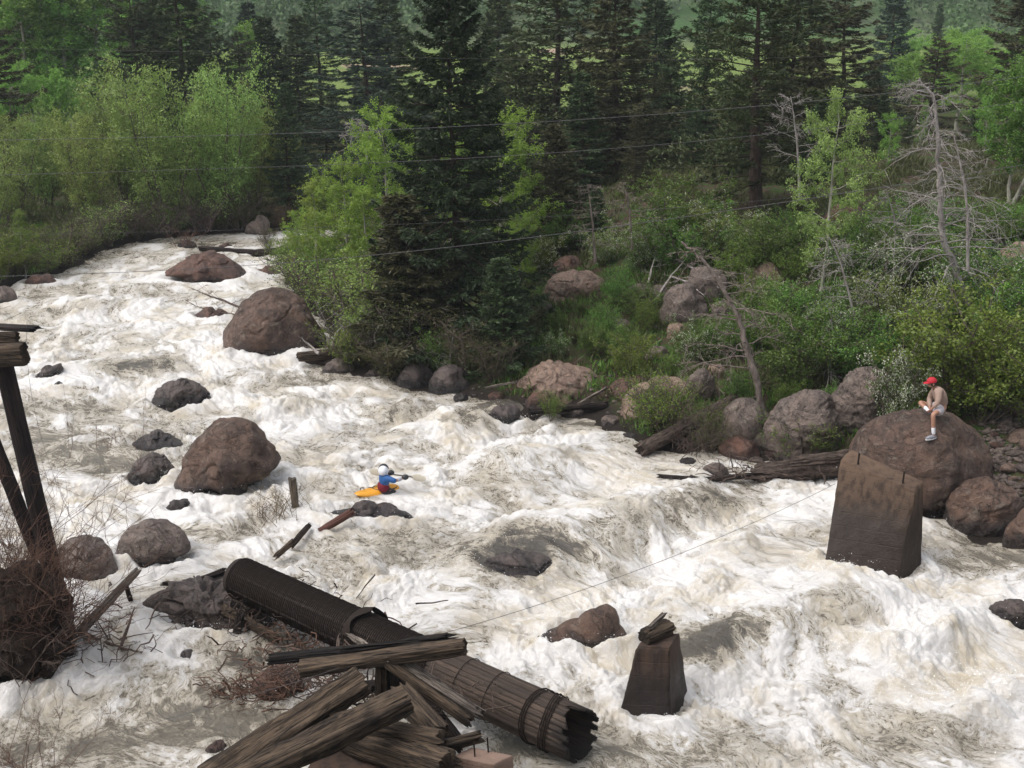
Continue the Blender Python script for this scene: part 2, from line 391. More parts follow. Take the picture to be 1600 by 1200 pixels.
def rock(outline, mat, label, cat='boulder', Y=None, zb=0.0, thick=.8, seed=1, amp=.06, planes=12, group=None, name=None, ico=ICO6, sink=.5, water=True, cut=.8, fwd=.42, sm=9, ctr=None):
    """boulder whose outline seen from the road matches the photo; it has its own distance and depth"""
    P = np.array(outline, float)
    wpx = P[:, 0].max() - P[:, 0].min(); low = P[P[:, 1].argmax()]
    if Y is None: Y = W(low[0], low[1], zb).y
    if Y == 'g':
        gp = G(low[0], low[1]); Y = gp.y; zb = gp.z
    width = wpx * mpp(Y, zb); th = width * thick
    Yc = Y + th * fwd
    pts = np.array([D(a, b, Yc) for a, b in P])
    cx, cz = (pts[:, 0].max() + pts[:, 0].min()) / 2, pts[:, 2].min() * .45 + pts[:, 2].max() * .55
    if ctr: c_ = D(ctr[0], ctr[1], Yc); cx, cz = c_.x, c_.z
    top = pts[:, 2].max(); bot = pts[:, 2].min()
    # a thick boulder seen from above shows its back too: lower its top so that the outline still fits
    phi = math.atan2(CAM_H - zb, Yc); hh = top - cz
    th = min(th, 1.7 * hh * math.cos(phi) / math.sin(phi)); Hn = math.sqrt(max((hh * math.cos(phi)) ** 2 - (th / 2 * math.sin(phi)) ** 2, (.45 * hh * math.cos(phi)) ** 2)) / math.cos(phi)
    pts[:, 2] = np.where(pts[:, 2] > cz, cz + (pts[:, 2] - cz) * Hn / hh, pts[:, 2])
    # carry the outline below the surface
    pz = pts[:, 2].copy(); lowm = pz < bot + .18 * (top - bot); pz[lowm] -= sink
    ang = np.arctan2(pz - cz, pts[:, 0] - cx); rad = np.hypot(pts[:, 0] - cx, pz - cz)
    o = np.argsort(ang); ang, rad = ang[o], rad[o]
    U, Fc = ico
    a = np.arctan2(U[:, 2], U[:, 0])
    A = np.concatenate([ang - 2 * np.pi, ang, ang + 2 * np.pi]); Rr = np.concatenate([rad] * 3)
    fine = np.linspace(-np.pi, np.pi, 361); rf = np.interp(fine, A, Rr); ker = np.hanning(sm); ker /= ker.sum()
    rf = np.convolve(np.concatenate([rf[-13:-1], rf, rf[1:13]]), ker, 'same')[12:-12]
    ra = np.interp(a, fine, rf)
    k = np.hypot(U[:, 0], U[:, 2]); kk = cut_planes(U, seed, planes, cut, .99)
    if amp > .02: kk = kk * cut_planes(U, seed + 50, 70, .9, .985)
    s = 1 + (kk - 1) * (.35 + .65 * np.abs(U[:, 1]))
    V = np.stack([cx + np.cos(a) * ra * k * s, Yc + U[:, 1] * th * .5 * kk, cz + np.sin(a) * ra * k * s], 1)
    m = amp * width
    q = V / width
    n = fbm(q[:, 0] * 2.2, q[:, 1] * 2.2, q[:, 2] * 2.2, 5, seed) + .3 * np.abs(fbm(q[:, 0] * 6, q[:, 1] * 6, q[:, 2] * 6, 4, seed + 5))
    n = n - .55 * np.clip(.10 - np.abs(fbm(q[:, 0] * 1.7 + 3, q[:, 1] * 1.7, q[:, 2] * 2.6, 3, seed + 9)), 0, 1) / .10
    sh = q[:, 2] * 3.2 + .8 * gn(q[:, 0] * 2, q[:, 1] * 2, q[:, 2] * 2, seed + 2); n = n + .35 * (np.floor(sh) + sstep(.7, 1, sh - np.floor(sh)) - sh)
    V = V + U * (n * m)[:, None]
    mb = MB(); mb.add(V, Fc)
    base = Vector((cx, Yc, max(gz(cx, Yc), 0)))
    if water: WROCKS.append((cx, Yc, width * .5, th * .5))
    return single(name or cat, mb, M[mat], base, label=label, cat=cat, group=group)
def el(px, py, w_, h_, skew=0, flat=.0, seed=0):
    """irregular outline round (px, bottom py) from width and height in photo pixels"""
    r = random.Random(seed + int(px * 7 + py)); out = []
    for k in range(14):
        a = 2 * math.pi * k / 14; x = math.cos(a); z = math.sin(a)
        rr = r.uniform(.86, 1.08)
        out.append((px + (x * .5 + skew * z * .25) * w_ * rr, py - h_ * .5 - z * .5 * h_ * rr))
    return out
RG = 'boulders standing in the river'
rock([(355,556),(360,500),(372,478),(388,460),(412,451),(440,450),(465,462),(485,480),(500,505),(510,540),(500,556),(455,560),(410,560),(375,560)], 'rock', 'huge rounded brown boulder left of the aspens on the far bend', thick=.85, seed=3, amp=.035, planes=9, group=RG)
rock([(254,428),(280,408),(310,398),(338,394),(355,398),(372,412),(392,430),(392,440),(360,445),(310,444),(280,432)], 'rock_red', 'broad red brown boulder alone in the distant upstream rapids', thick=.7, seed=5, amp=.05, planes=10, group=RG)
rock([(274,764),(283,730),(288,705),(296,680),(318,658),(352,649),(385,652),(408,668),(418,690),(430,702),(446,722),(425,742),(400,752),(384,775),(368,781),(345,768),(310,762)], 'rock', 'big craggy brown boulder with a slick grey ledge, mid river', thick=.8, seed=11, amp=.055, planes=16, group=RG, cut=.75)
rock([(184,872),(184,848),(196,826),(218,811),(242,808),(268,818),(290,838),(301,858),(280,866),(235,878),(200,888)], 'rock_grey', 'smooth rounded grey brown boulder behind the leaning grey log', thick=.75, seed=21, amp=.03, planes=8, group=RG)
rock([(80,895),(82,868),(95,846),(116,834),(140,838),(162,858),(180,880),(193,908),(172,914),(140,912),(105,912)], 'rock_grey', 'rounded brown boulder next to the leaning dark post', thick=.8, seed=22, amp=.035, planes=8, group=RG)
rock([(236,634),(240,618),(250,602),(275,595),(305,596),(322,610),(331,624),(318,632),(280,636)], 'rock_dark', 'dark wet angular boulder below the huge rounded one', thick=.8, seed=31, amp=.08, planes=16, group=RG)
rock([(197,702),(210,690),(230,679),(252,677),(272,682),(290,694),(275,704),(235,707)], 'rock_dark', 'low brown boulder just above a twin, left of the craggy one', thick=.7, seed=33, amp=.08, group=RG)
rock([(200,752),(206,732),(222,714),(248,708),(264,720),(277,746),(255,755),(225,757)], 'rock_dark', 'small dark boulder streaked with foam left of the craggy one', thick=.8, seed=35, amp=.07, group=RG)
rock([(54,594),(66,580),(80,572),(94,568),(96,590),(80,596)], 'rock_dark', 'small dark pointed rock near the hanging wire', 'rock', thick=.8, seed=36, amp=.1, group=RG, ico=ICO4)
rock([(70,607),(84,598),(100,600),(110,606),(92,610)], 'rock_dark', 'tiny dark wedge of rock just below the pointed one', 'rock', thick=.8, seed=37, amp=.1, group=RG, ico=ICO4)
rock([(258,800),(262,788),(278,780),(298,782),(290,796),(270,806)], 'rock_dark', 'small dark rock awash below the craggy boulder', 'rock', thick=.8, seed=38, amp=.1, group=RG, ico=ICO4)
rock([(494,818),(505,804),(520,792),(545,790),(565,800),(585,791),(612,789),(640,799),(658,811),(620,818),(560,820),(520,824)], 'rock_dark', 'long dark double humped rock just below the kayaker', thick=.6, seed=41, amp=.07, group=RG)
rock([(832,1002),(868,984),(903,968),(932,950),(950,942),(962,949),(968,975),(968,1014),(930,1020),(880,1018)], 'rock', 'wedge shaped brown boulder with a pointed peak upstream of the small pier', thick=.45, seed=43, amp=.008, planes=0, group=RG, sm=3, ctr=(925, 992))
rock([(738,905),(748,884),(764,866),(792,858),(830,859),(862,870),(852,892),(822,912),(780,918)], 'rock_dark', 'dark rock almost drowned under a smooth sheet of water', thick=1.0, seed=45, amp=.09, group=RG, fwd=.5, planes=18)
rock([(690,672),(700,660),(720,655),(745,658),(740,668),(712,676)], 'rock_dark', 'flat dark rock washed over near the right bank', 'rock', thick=.9, seed=47, amp=.06, group=RG, ico=ICO4)
rock([(1542,968),(1548,948),(1570,936),(1605,938),(1620,960),(1600,978),(1565,980)], 'rock_dark', 'round dark wet boulder in foam at the right edge', thick=.8, seed=48, amp=.05, group=RG)
rock([(215,945),(240,915),(275,905),(330,905),(370,910),(400,935),(430,965),(440,990),(380,1000),(310,985),(250,960)], 'rock_dark', 'long wet ledge of dark rock under the upper end of the pipe', thick=.55, seed=51, amp=.13, planes=26, group=RG, zb=.1, cut=.6)
rock([(272,1034),(280,1020),(305,1014),(330,1022),(340,1040),(300,1046)], 'rock_dark', 'low brown rock awash between the rock ledge and the beams', 'rock', thick=.9, seed=52, amp=.09, group=RG, ico=ICO4)
rock([(188,1038),(200,1030),(215,1032),(222,1040),(205,1043)], 'rock_dark', 'little black stone in the foam below the forked branch', 'rock', thick=.9, seed=53, amp=.09, group=RG, ico=ICO4)
rock([(318,1175),(330,1160),(352,1160),(360,1172),(340,1180)], 'rock_red', 'flat reddish rock half under water at the bottom edge', 'rock', thick=1.1, seed=54, amp=.06, group=RG, ico=ICO4)
rock([(405,1078),(408,1052),(425,1038),(450,1036),(470,1050),(478,1075),(440,1085)], 'rock_red', 'broken red rock caught in twigs under the beams', 'rock', thick=.8, seed=55, amp=.12, planes=20, group=RG, ico=ICO4, zb=.2, cut=.65)
rock([(300,498),(312,486),(335,482),(358,488),(365,497),(335,502)], 'rock_red', 'small rock with branches snagged on it upstream of the huge boulder', 'rock', thick=.8, seed=56, amp=.06, group=RG, ico=ICO4)
rock([(38,444),(44,434),(62,430),(82,434),(90,444),(64,449)], 'rock_red', 'low reddish boulder at the foot of the left bank bushes', thick=.7, seed=57, amp=.04, group=RG, ico=ICO4)
rock([(392,428),(410,420),(430,420),(440,427),(415,432)], 'rock_red', 'flat pinkish slab just right of the distant red boulder', 'rock', thick=.7, seed=58, amp=.05, group=RG, ico=ICO4)
rock([(282,388),(288,376),(298,376),(304,386)], 'rock_dark', 'small dark rock tufted with dry grass far upstream', 'rock', thick=.8, seed=59, amp=.06, group=RG, ico=ICO4)
rock([(343,388),(350,381),(360,382),(364,388)], 'rock_red', 'rounded pink rock behind the drifting plank far upstream', 'rock', thick=.8, seed=60, amp=.05, group=RG, ico=ICO4)
rock([(-20,470),(-5,452),(14,450),(26,462),(14,474)], 'rock_grey', 'grey rock on the shore at the left edge', 'rock', thick=.8, seed=61, amp=.06, group=RG, ico=ICO4)
rock([(395,372),(398,345),(405,335),(414,338),(418,362)], 'rock_grey', 'upright pale stone on the far shore below the willows', 'rock', thick=.8, seed=62, amp=.04, water=False, Y=67, ico=ICO4)
BG = 'boulders along the right bank'
def brock(o, mat, label, cat='boulder', **k):
    k.setdefault('group', BG); k.setdefault('ico', ICO4); k.setdefault('water', False)
    return rock(o, mat, label, cat, **k)
brock([(1328,800),(1330,720),(1334,690),(1342,668),(1365,650),(1400,640),(1440,634),(1478,636),(1505,652),(1530,672),(1548,700),(1552,735),(1540,760),(1500,792),(1455,812),(1400,812)], 'rock', 'giant brown boulder that the man in the red cap sits on', thick=.8, seed=71, amp=.03, planes=9, ico=ICO6, water=True)
brock([(1478,800),(1482,770),(1495,752),(1525,746),(1560,748),(1590,762),(1602,790),(1590,832),(1540,838),(1500,826)], 'rock', 'wide brown boulder at the water right of the giant one', seed=72, amp=.04, ico=ICO6)
brock([(1586,850),(1588,810),(1600,790),(1625,790),(1640,830),(1620,860)], 'rock', 'brown boulder cut off by the right edge at the waterline', seed=73, amp=.04)
brock([(1306,655),(1308,610),(1320,585),(1345,575),(1375,573),(1392,590),(1398,630),(1385,665),(1340,670)], 'rock_grey', 'tall grey boulder behind the giant one, left of the white blossom', thick=.8, seed=74, amp=.06, planes=14, zb=1.0, ico=ICO6, cut=.72)
brock([(1205,700),(1200,650),(1215,628),(1240,618),(1270,608),(1300,618),(1310,650),(1300,700),(1250,712)], 'rock_grey', 'large dark grey boulder right of the leaning dead tree', seed=75, amp=.05, zb=.35, ico=ICO6)
brock([(1125,660),(1130,640),(1150,625),(1178,622),(1195,640),(1200,690),(1160,696)], 'rock_grey', 'grey boulder behind the foot of the fallen trunk', seed=76, amp=.05, zb=.35)
brock([(1165,692),(1168,672),(1185,664),(1205,670),(1210,690),(1190,698)], 'rock_grey', 'round grey stone with a small flat stone on top', 'rock', seed=77, amp=.04, zb=.3)
brock([(1120,712),(1122,696),(1140,684),(1165,682),(1185,698),(1190,714),(1150,720)], 'rock_red', 'low reddish boulder at the waterline below the leaning tree', seed=78, amp=.05, zb=.05)
brock([(1196,706),(1200,688),(1215,684),(1228,696),(1226,712)], 'rock_red', 'small rust coloured rock beside the driftwood root', 'rock', seed=79, amp=.08, zb=.15)
brock([(797,622),(806,600),(820,580),(840,566),(868,562),(900,566),(925,578),(943,596),(940,618),(905,630),(850,634)], 'rock_tan', 'large pale tan boulder at the water right of the big spruce', thick=.8, seed=80, amp=.05, planes=10, ico=ICO6)
brock([(820,640),(824,620),(845,615),(872,622),(890,634),(860,642)], 'rock_red', 'flat reddish rock in front of the pale tan boulder', 'rock', seed=81, amp=.07, thick=.6)
brock([(760,658),(764,644),(785,634),(812,636),(815,650),(785,662)], 'rock_dark', 'wet dark rock with water pouring past, below the tan boulder', 'rock', seed=82, amp=.07, thick=.7, water=True)
brock([(945,625),(955,600),(985,586),(1020,588),(1030,602),(1000,618),(975,632)], 'rock_red', 'dark reddish slab between the tan boulder and the bush', seed=83, amp=.06, thick=.7, zb=.2)
brock([(965,650),(975,618),(1010,596),(1050,588),(1082,600),(1092,630),(1080,655),(1010,665)], 'rock_tan', 'sloping tan boulder half hidden behind a yellow green bush', seed=84, amp=.04, thick=.7, zb=.15, ico=ICO6)
brock([(1082,600),(1084,584),(1098,576),(1110,584),(1110,598)], 'rock_grey', 'small grey stone perched on the red soil', 'rock', seed=85, amp=.06, zb=1.6)
brock([(1085,620),(1086,604),(1102,596),(1118,602),(1118,618)], 'rock_tan', 'orange tan stone just under the perched grey one', 'rock', seed=86, amp=.04, zb=1.1)
brock([(1080,642),(1082,624),(1098,616),(1112,622),(1112,640)], 'rock_tan', 'lowest orange tan stone of three at the fallen trunk', 'rock', seed=87, amp=.04, zb=.7)
brock([(625,600),(626,580),(640,568),(662,568),(676,582),(678,604),(650,606)], 'rock_dark', 'round black boulder at the foot of the big spruce', seed=88, amp=.05)
brock([(676,610),(676,586),(692,572),(715,570),(728,586),(730,612),(700,616)], 'rock_dark', 'dark mossy boulder just right of the black one', seed=89, amp=.06)
brock([(508,580),(512,565),(530,560),(550,566),(555,584)], 'rock_grey', 'grey rock below the plank at the huge boulder', 'rock', seed=90, amp=.06)
brock([(570,590),(575,582),(590,580),(596,588)], 'rock_grey', 'little grey stone left of the black boulder', 'rock', seed=91, amp=.06)
brock([(850,470),(856,440),(875,425),(905,421),(935,428),(952,446),(948,458),(910,462),(880,478)], 'rock_tan', 'big smooth pale boulder up the slope behind the bushes', thick=.8, seed=92, amp=.04, zb=3.1, ico=ICO6, Y='g')
brock([(862,438),(864,412),(880,401),(900,401),(914,414),(912,432)], 'rock_red', 'reddish boulder stacked on the smooth pale one', seed=93, amp=.06, Y='g', zb=0.0)
brock([(1075,470),(1072,440),(1080,420),(1110,415),(1135,430),(1138,458),(1110,475)], 'rock_grey', 'grey boulder under the crown of the leaning dead tree', seed=94, amp=.06, Y='g', zb=0.0)
brock([(1040,505),(1035,475),(1050,450),(1075,440),(1100,470),(1098,505),(1065,515)], 'rock_grey', 'dark cracked boulder below the white fallen branches', seed=95, amp=.08, planes=18, Y='g', zb=0.0, cut=.7)
brock([(1015,470),(1018,450),(1035,445),(1045,462),(1038,478)], 'rock_grey', 'small grey block crossed by a white branch', 'rock', seed=96, amp=.06, Y='g')
brock([(1145,440),(1150,420),(1180,416),(1220,420),(1235,436),(1200,446)], 'rock_tan', 'flat topped pinkish boulder right of the dead tree crown', thick=.7, seed=97, amp=.03, Y='g', zb=0.0)
brock([(1355,520),(1360,496),(1380,488),(1392,500),(1390,522)], 'rock_tan', 'pointed tan stone among the bushes above the tall grey boulder', 'rock', seed=98, amp=.05, Y='g', zb=0.0)
brock([(1552,430),(1555,400),(1575,380),(1600,374),(1630,380),(1640,420),(1600,440)], 'rock_tan', 'pale pink boulder on the slope at the right edge', seed=99, amp=.05, Y='g')
brock([(1545,540),(1545,520),(1565,510),(1590,515),(1600,535),(1570,545)], 'rock_grey', 'flat grey boulder behind the bush at the right edge', seed=100, amp=.05, Y='g', zb=0.0)
brock([(825,500),(828,482),(845,470),(862,480),(862,500)], 'rock_dark', 'dark block under the smooth pale boulder', 'rock', seed=101, amp=.07, Y='g', zb=0.0)
brock([(1290,380),(1292,340),(1315,316),(1340,320),(1358,350),(1355,380)], 'rock_red', 'red brown outcrop behind the pale cottonwood', seed=102, amp=.08, Y='g', zb=0.0)
brock([(1010,560),(1012,546),(1030,540),(1045,550),(1040,562)], 'rock_grey', 'half buried grey stone in front of the green bush', 'rock', seed=103, amp=.05, Y='g', zb=0.0)
brock([(820,610),(835,588),(850,600),(846,612)], 'rock_tan', 'small tan knob leaning on the pale tan boulder', 'rock', seed=104, amp=.03, Y='g', zb=0.0)
brock([(1100,742),(1098,730),(1115,725),(1135,728),(1140,740),(1120,746)], 'rock_grey', 'grey stone at the waterline above the floating snag', 'rock', seed=105, amp=.05)
brock([(1045,700),(1050,688),(1070,684),(1085,694),(1080,704)], 'rock_dark', 'dark round stone under the fallen trunk', 'rock', seed=106, amp=.05)
for q_, (x_, y_, w_, h_, m_, lb_) in enumerate([
  (955,668,34,20,'rock_grey','small grey stone at the waterline left of the yellow green bush'),(985,690,26,15,'rock_dark','wet black stone at the tip of the fallen trunk'),(1065,668,30,20,'rock_tan','tan stone half hidden behind the fallen trunk'),
  (1100,690,34,22,'rock_grey','grey stone behind the bare brown bush'),(1150,716,26,16,'rock_tan','pale stone between two reddish shore rocks'),(1180,728,30,16,'rock_grey','flat grey stone at the head of the root wad'),
  (1240,706,34,26,'rock_grey','grey stone under the dark grey boulder, at its right foot'),(1270,716,30,20,'rock_red','reddish stone peeping over the root wad'),(1075,728,28,14,'rock_dark','dark stone awash below the fallen trunk'),
  (900,650,28,14,'rock_grey','low grey stone at the right end of the slim log'),(720,628,26,14,'rock_dark','black stone awash below the mossy boulder'),(775,628,30,16,'rock_red','reddish stone on the shore left of the tan boulder'),
  (1000,470,44,30,'rock_grey','grey boulder uphill, left of the fallen white branches'),(1060,530,40,26,'rock_tan','tan boulder below the cracked one on the slope'),(1130,500,44,30,'rock_grey','grey boulder right of the cracked one on the slope'),
  (970,520,34,22,'rock_grey','grey stone lower on the slope below the smooth pale boulder'),(1120,590,34,22,'rock_tan','tan stone in the bare red soil right of the perched one'),(1150,605,30,20,'rock_grey','grey stone in the bare soil above the fallen trunk top'),
  (1420,700,30,20,'rock_grey','grey stone wedged left of the giant boulder'),(1310,690,30,26,'rock_grey','grey stone between giant boulder and its left neighbour')]):
    brock(el(x_, y_, w_, h_, seed=q_), m_, lb_, 'rock', seed=400 + q_, amp=.06, Y='g', zb=0.0, thick=.8)
# loose stones of the scree behind the giant boulder
rs = random.Random(5); k = 0
stone = []
for q in range(5):
    mb = MB(); U, Fc = ICO2; U2 = U * cut_planes(U, 200 + q, 14, .55, .9)[:, None] * np.array([1, .8, .62]); mb.add(U2, Fc); stone.append(mb.mesh('stone', M[('rock_grey', 'rock_tan', 'rock_red')[q % 3]], False))
for (px, py, s_) in [(1570,672,.3),(1590,690,.36),(1560,700,.22),(1585,715,.3),(1575,738,.34),(1596,735,.25),(1560,765,.2),(1590,650,.25),(1556,655,.18),(1575,640,.22),(1598,765,.2),(1608,705,.4),(1540,742,.18),(1568,718,.16),(1582,755,.18),(1608,670,.28),(1600,640,.2),(1552,682,.16)]:
    p = G(px, py); o = link('scree_stone', stone[k % 5], None, (p.x, p.y, p.z + s_ * .2)); o.scale = (s_ * rs.uniform(.8, 1.3), s_, s_ * rs.uniform(.7, 1)); o.rotation_euler = (rs.uniform(-.4, .4), rs.uniform(-.4, .4), rs.uniform(0, 6))
    tag(o, 'broken angular stone lying on the scree right of the giant boulder', 'stone', 'broken stones of the scree right of the giant boulder'); k += 1
mb = MB(); g = np.random.default_rng(9)
U, Fc = ICO2; _b = bmesh.new(); bmesh.ops.create_icosphere(_b, subdivisions=1, radius=1); U1 = np.array([v.co[:] for v in _b.verts]); F1 = np.array([[v.index for v in f.verts] for f in _b.faces]); _b.free()
def scatter(px0, px1, py0, py1, n, lo, hi, keep=None):
    for _ in range(n):
        p = G(g.uniform(px0, px1), g.uniform(py0, py1)); s_ = g.uniform(lo, hi)
        if gz(p.x, p.y) < .02: continue
        mb.add(U1 * g.uniform(.6, 1.1, (len(U1), 1)) * s_ * np.array([1, .8, .6]) + np.array([p.x, p.y, p.z + s_ * .2]), F1, g.random())
scatter(1530, 1680, 625, 800, 900, .04, .16); scatter(1000, 1240, 600, 720, 260, .04, .12); scatter(620, 1000, 570, 650, 150, .04, .12); scatter(1000, 1160, 430, 520, 150, .06, .16)
link('gravel', mb.mesh('gravel', M['rock_grey'], False), kind='stuff', label='loose grey and tan gravel on the right bank', cat='gravel')
# ------------------------------------------------------------------ foliage materials
spruceM = leafmat('spruce_needles', (.028, .05, .021), (.07, .108, .04), .12, .02, .5)
pineM = leafmat('pine_needles', (.034, .052, .019), (.082, .105, .037), .12, .02, .5)
blueM = leafmat('blue_spruce_needles', (.028, .052, .034), (.07, .105, .066), .12, .02, .4)
brownM = leafmat('brownish_needles', (.04, .044, .02), (.095, .09, .038), .12, .02, .4)
aspenM = leafmat('aspen_leaves', (.15, .24, .035), (.29, .41, .065), .45, .03, .3)
cottonM = leafmat('cottonwood_leaves', (.17, .25, .06), (.32, .42, .12), .4, .02, .2)
farasM = leafmat('far_aspen_leaves', (.125, .26, .045), (.25, .43, .08), .4, .03, .45)
willowM = leafmat('willow_leaves', (.14, .21, .05), (.29, .39, .1), .4, .04, .5)
bushM = leafmat('bush_leaves', (.07, .14, .024), (.16, .28, .048), .4, .04, .5)
yellowM = leafmat('yellow_green_leaves', (.095, .155, .022), (.2, .28, .045), .4, .04, .3)
oliveM = leafmat('olive_leaves', (.06, .07, .024), (.13, .135, .05), .3, .05, .3)
redM = leafmat('rusty_leaves', (.12, .07, .035), (.2, .12, .05), .3, .05, .3)
blossomM = leafmat('white_blossom', (.42, .45, .34), (.62, .64, .5), .25, .02, .1)
# ------------------------------------------------------------------ conifers
def conifer(h, r, seed, whorl=.3, perw=7, droop=.55, up=.3, shard=.26, dens=1.0, low=.03, trunk=.014, gap=0.0, clump=False, prof=.85, irregular=.25):
    g = np.random.default_rng(seed); tr = MB(); cr = MB()
    n = 14; zz = np.linspace(-.4, h, n); P = np.stack([.04 * np.cumsum(g.normal(size=n)) * (zz > 0), .04 * np.cumsum(g.normal(size=n)) * (zz > 0), zz], 1)
    tr.tube(P, np.interp(zz, [-.4, 0, h], [h * trunk * 1.3, h * trunk, .015]), 8)
    z = h * low; ph = 0
    while z < h * .985:
        f = (z / h - low) / (1 - low)
        base_r = r * (1 - f) ** prof * (1 if f > .12 else .8 + f * 1.6) + .1
        c = np.array([np.interp(z, zz, P[:, 0]), np.interp(z, zz, P[:, 1]), z])
        m = max(4, int(perw * (1 - .35 * f)))
        for b in range(m):
            if g.random() < gap: continue
            ph += 2.4 + g.normal() * .25; L = base_r * (1 + irregular * g.normal()); L = max(L, .12)
            dz0 = up * (f * 1.6 - .3) + g.normal() * .08
            u = np.linspace(0, 1, 6)
            hd = np.array([math.cos(ph), math.sin(ph), 0])
            curve = c + np.outer(u * L, hd); curve[:, 2] += g.normal() * .06 + u * L * dz0 - droop * L * u**1.5 * (1 - f * .7) * .6 + droop * .5 * L * u**4
            tr.tube(curve, np.linspace(.012 + .012 * L, .004, 6), 3, False)
            nt_ = int((9 + 15 * L) * dens)
            uu = g.uniform(.12 if f > .2 else .25, 1.0, nt_) ** .8
            Bp = np.stack([np.interp(uu, u, curve[:, k]) for k in range(3)], 1)
            side = np.array([-hd[1], hd[0], 0]); sg = np.where(g.random(nt_) < .5, -1, 1)[:, None]
            tl = (.12 + .3 * L * (1 - uu) ** .6 * g.uniform(.5, 1, nt_))[:, None]
            td = hd * .75 + side * sg * g.uniform(.4, 1.1, (nt_, 1)) + np.array([0, 0, -1]) * g.uniform(.05, .55, (nt_, 1)) * (droop + .15)
            if clump: td = td + g.normal(size=(nt_, 3)) * .35 + np.array([0, 0, .5])
            td /= np.linalg.norm(td, axis=1)[:, None]
            for q in range(5):
                a = g.uniform(0, 1, (nt_, 1)); pp = Bp + td * tl * a
                dd = td + g.normal(size=(nt_, 3)) * (.55 if clump else .33)
                cr.kites(pp, dd, shard * g.uniform(.6, 1.2, nt_), shard * .26, g)
        z += whorl * (1 - .45 * f) * g.uniform(.8, 1.2)
    tip = np.tile(np.array([[P[-1, 0], P[-1, 1], h]]), (14, 1)) - np.array([0, 0, 1]) * g.uniform(0, .5, (14, 1))
    cr.kites(tip, g.normal(size=(14, 3)) * .4 + np.array([0, 0, .8]), .16, .05, g)
    return tr, cr
def proto(kind, parts, scale_ref):
    """parts: (name, MB, material)"""
    return dict(kind=kind, parts=[(n_, mb.mesh(n_, m_, n_ != 'crown' and n_ != 'foliage' and n_ != 'blossom'), m_) for n_, mb, m_ in parts if mb.n], h=scale_ref)
def plant(pr, name, loc, h, label, cat, group, rz=None, wf=1.0, mats=None, tilt=None):
    o = empty(name, loc, label=label, cat=cat, group=group)
    k = h / pr['h']; o.scale = (k * wf * random.choice((-1, 1)), k * wf * random.uniform(.88, 1.12), k); o.rotation_euler = (tilt[0] if tilt else random.gauss(0, .02), tilt[1] if tilt else random.gauss(0, .02), rz if rz is not None else random.uniform(0, 6.28))
    for n_, me, m_ in pr['parts']:
        c = bpy.data.objects.new(n_, me); COL.objects.link(c); c.parent = o
        if mats and n_ in mats:
            c.material_slots[0].link = 'OBJECT'; c.material_slots[0].material = mats[n_]
    return o
random.seed(4)
def CP_(*a, mat=spruceM, **k):
    tr, cr = conifer(*a, **k); return proto('conifer', [('trunk', tr, M['bark']), ('crown', cr, mat)], a[0])
heroM = leafmat('big_spruce_needles', (.015, .028, .012), (.04, .064, .023), .1, 0, 0)
hero = CP_(13, 3.05, 1, whorl=.36, perw=9, droop=.6, up=.25, shard=.2, dens=1.75, gap=.03, prof=.72, irregular=.2, trunk=.013)
spA = CP_(12, 2.2, 2, whorl=.34, perw=8, droop=.5, shard=.24, prof=.75)
spB = CP_(12, 1.8, 3, whorl=.36, perw=8, droop=.35, shard=.24, prof=.7, irregular=.3)
spC = CP_(12, 2.4, 4, whorl=.4, perw=8, droop=.6, shard=.26, prof=.8, gap=.1)
piA = CP_(12, 2.5, 5, whorl=.42, perw=6, droop=.2, up=.4, shard=.22, clump=True, prof=.4, low=.18, dens=1.2, irregular=.4, gap=.2, trunk=.024)
piB = CP_(12, 2.0, 6, whorl=.4, perw=6, droop=.25, up=.4, shard=.22, clump=True, prof=.55, low=.06, dens=1.15, irregular=.35, gap=.1)
spD = CP_(12, 2.2, 8, whorl=.42, perw=7, droop=.45, shard=.24, prof=.6, irregular=.45, gap=.25, dens=1.2)
yng = CP_(4, 1.0, 7, whorl=.17, perw=7, droop=.3, shard=.15, prof=.8, dens=1.6)
def at_depth(px, Y):
    x = D(px, 400, Y).x
    return Vector((x, Y, gz(x, Y) - .1))
def by_top(px, Y, topy):
    b = at_depth(px, Y); return b, D(px, topy, Y).z - b.z
MT = dict(s=spruceM, p=pineM, b=blueM, r=brownM)
GC = 'conifers of the dark forest behind the river'
def con(px, Y, topy, pr, mt, wf, label, name='spruce_tree', group=GC):
    b, h = by_top(px, Y, topy)
    wf = wf if group != GC else wf * 1.22
    return plant(pr, name, b, h, label, 'pine tree' if name == 'pine_tree' else 'spruce tree' if name == 'spruce_tree' else 'conifer', group, wf=wf, mats={'crown': MT[mt]})
MT['h'] = heroM
con(718, 45.5, -58, hero, 'h', 1.0, 'tall dark spruce with tiered drooping branches at the water, biggest in the centre', group=None)
con(665, 44.3, 300, yng, 'r', 1.25, 'small brownish young spruce leaning against the left foot of the big spruce', group=None)
con(792, 42.5, 398, yng, 's', 1.0, 'small bushy young fir on the shore right of the big spruce', group=None)
con(1182, 50, -50, piA, 'p', 1.4, 'big dark pine with a bare reddish trunk behind the flowering bushes', 'pine_tree', None)
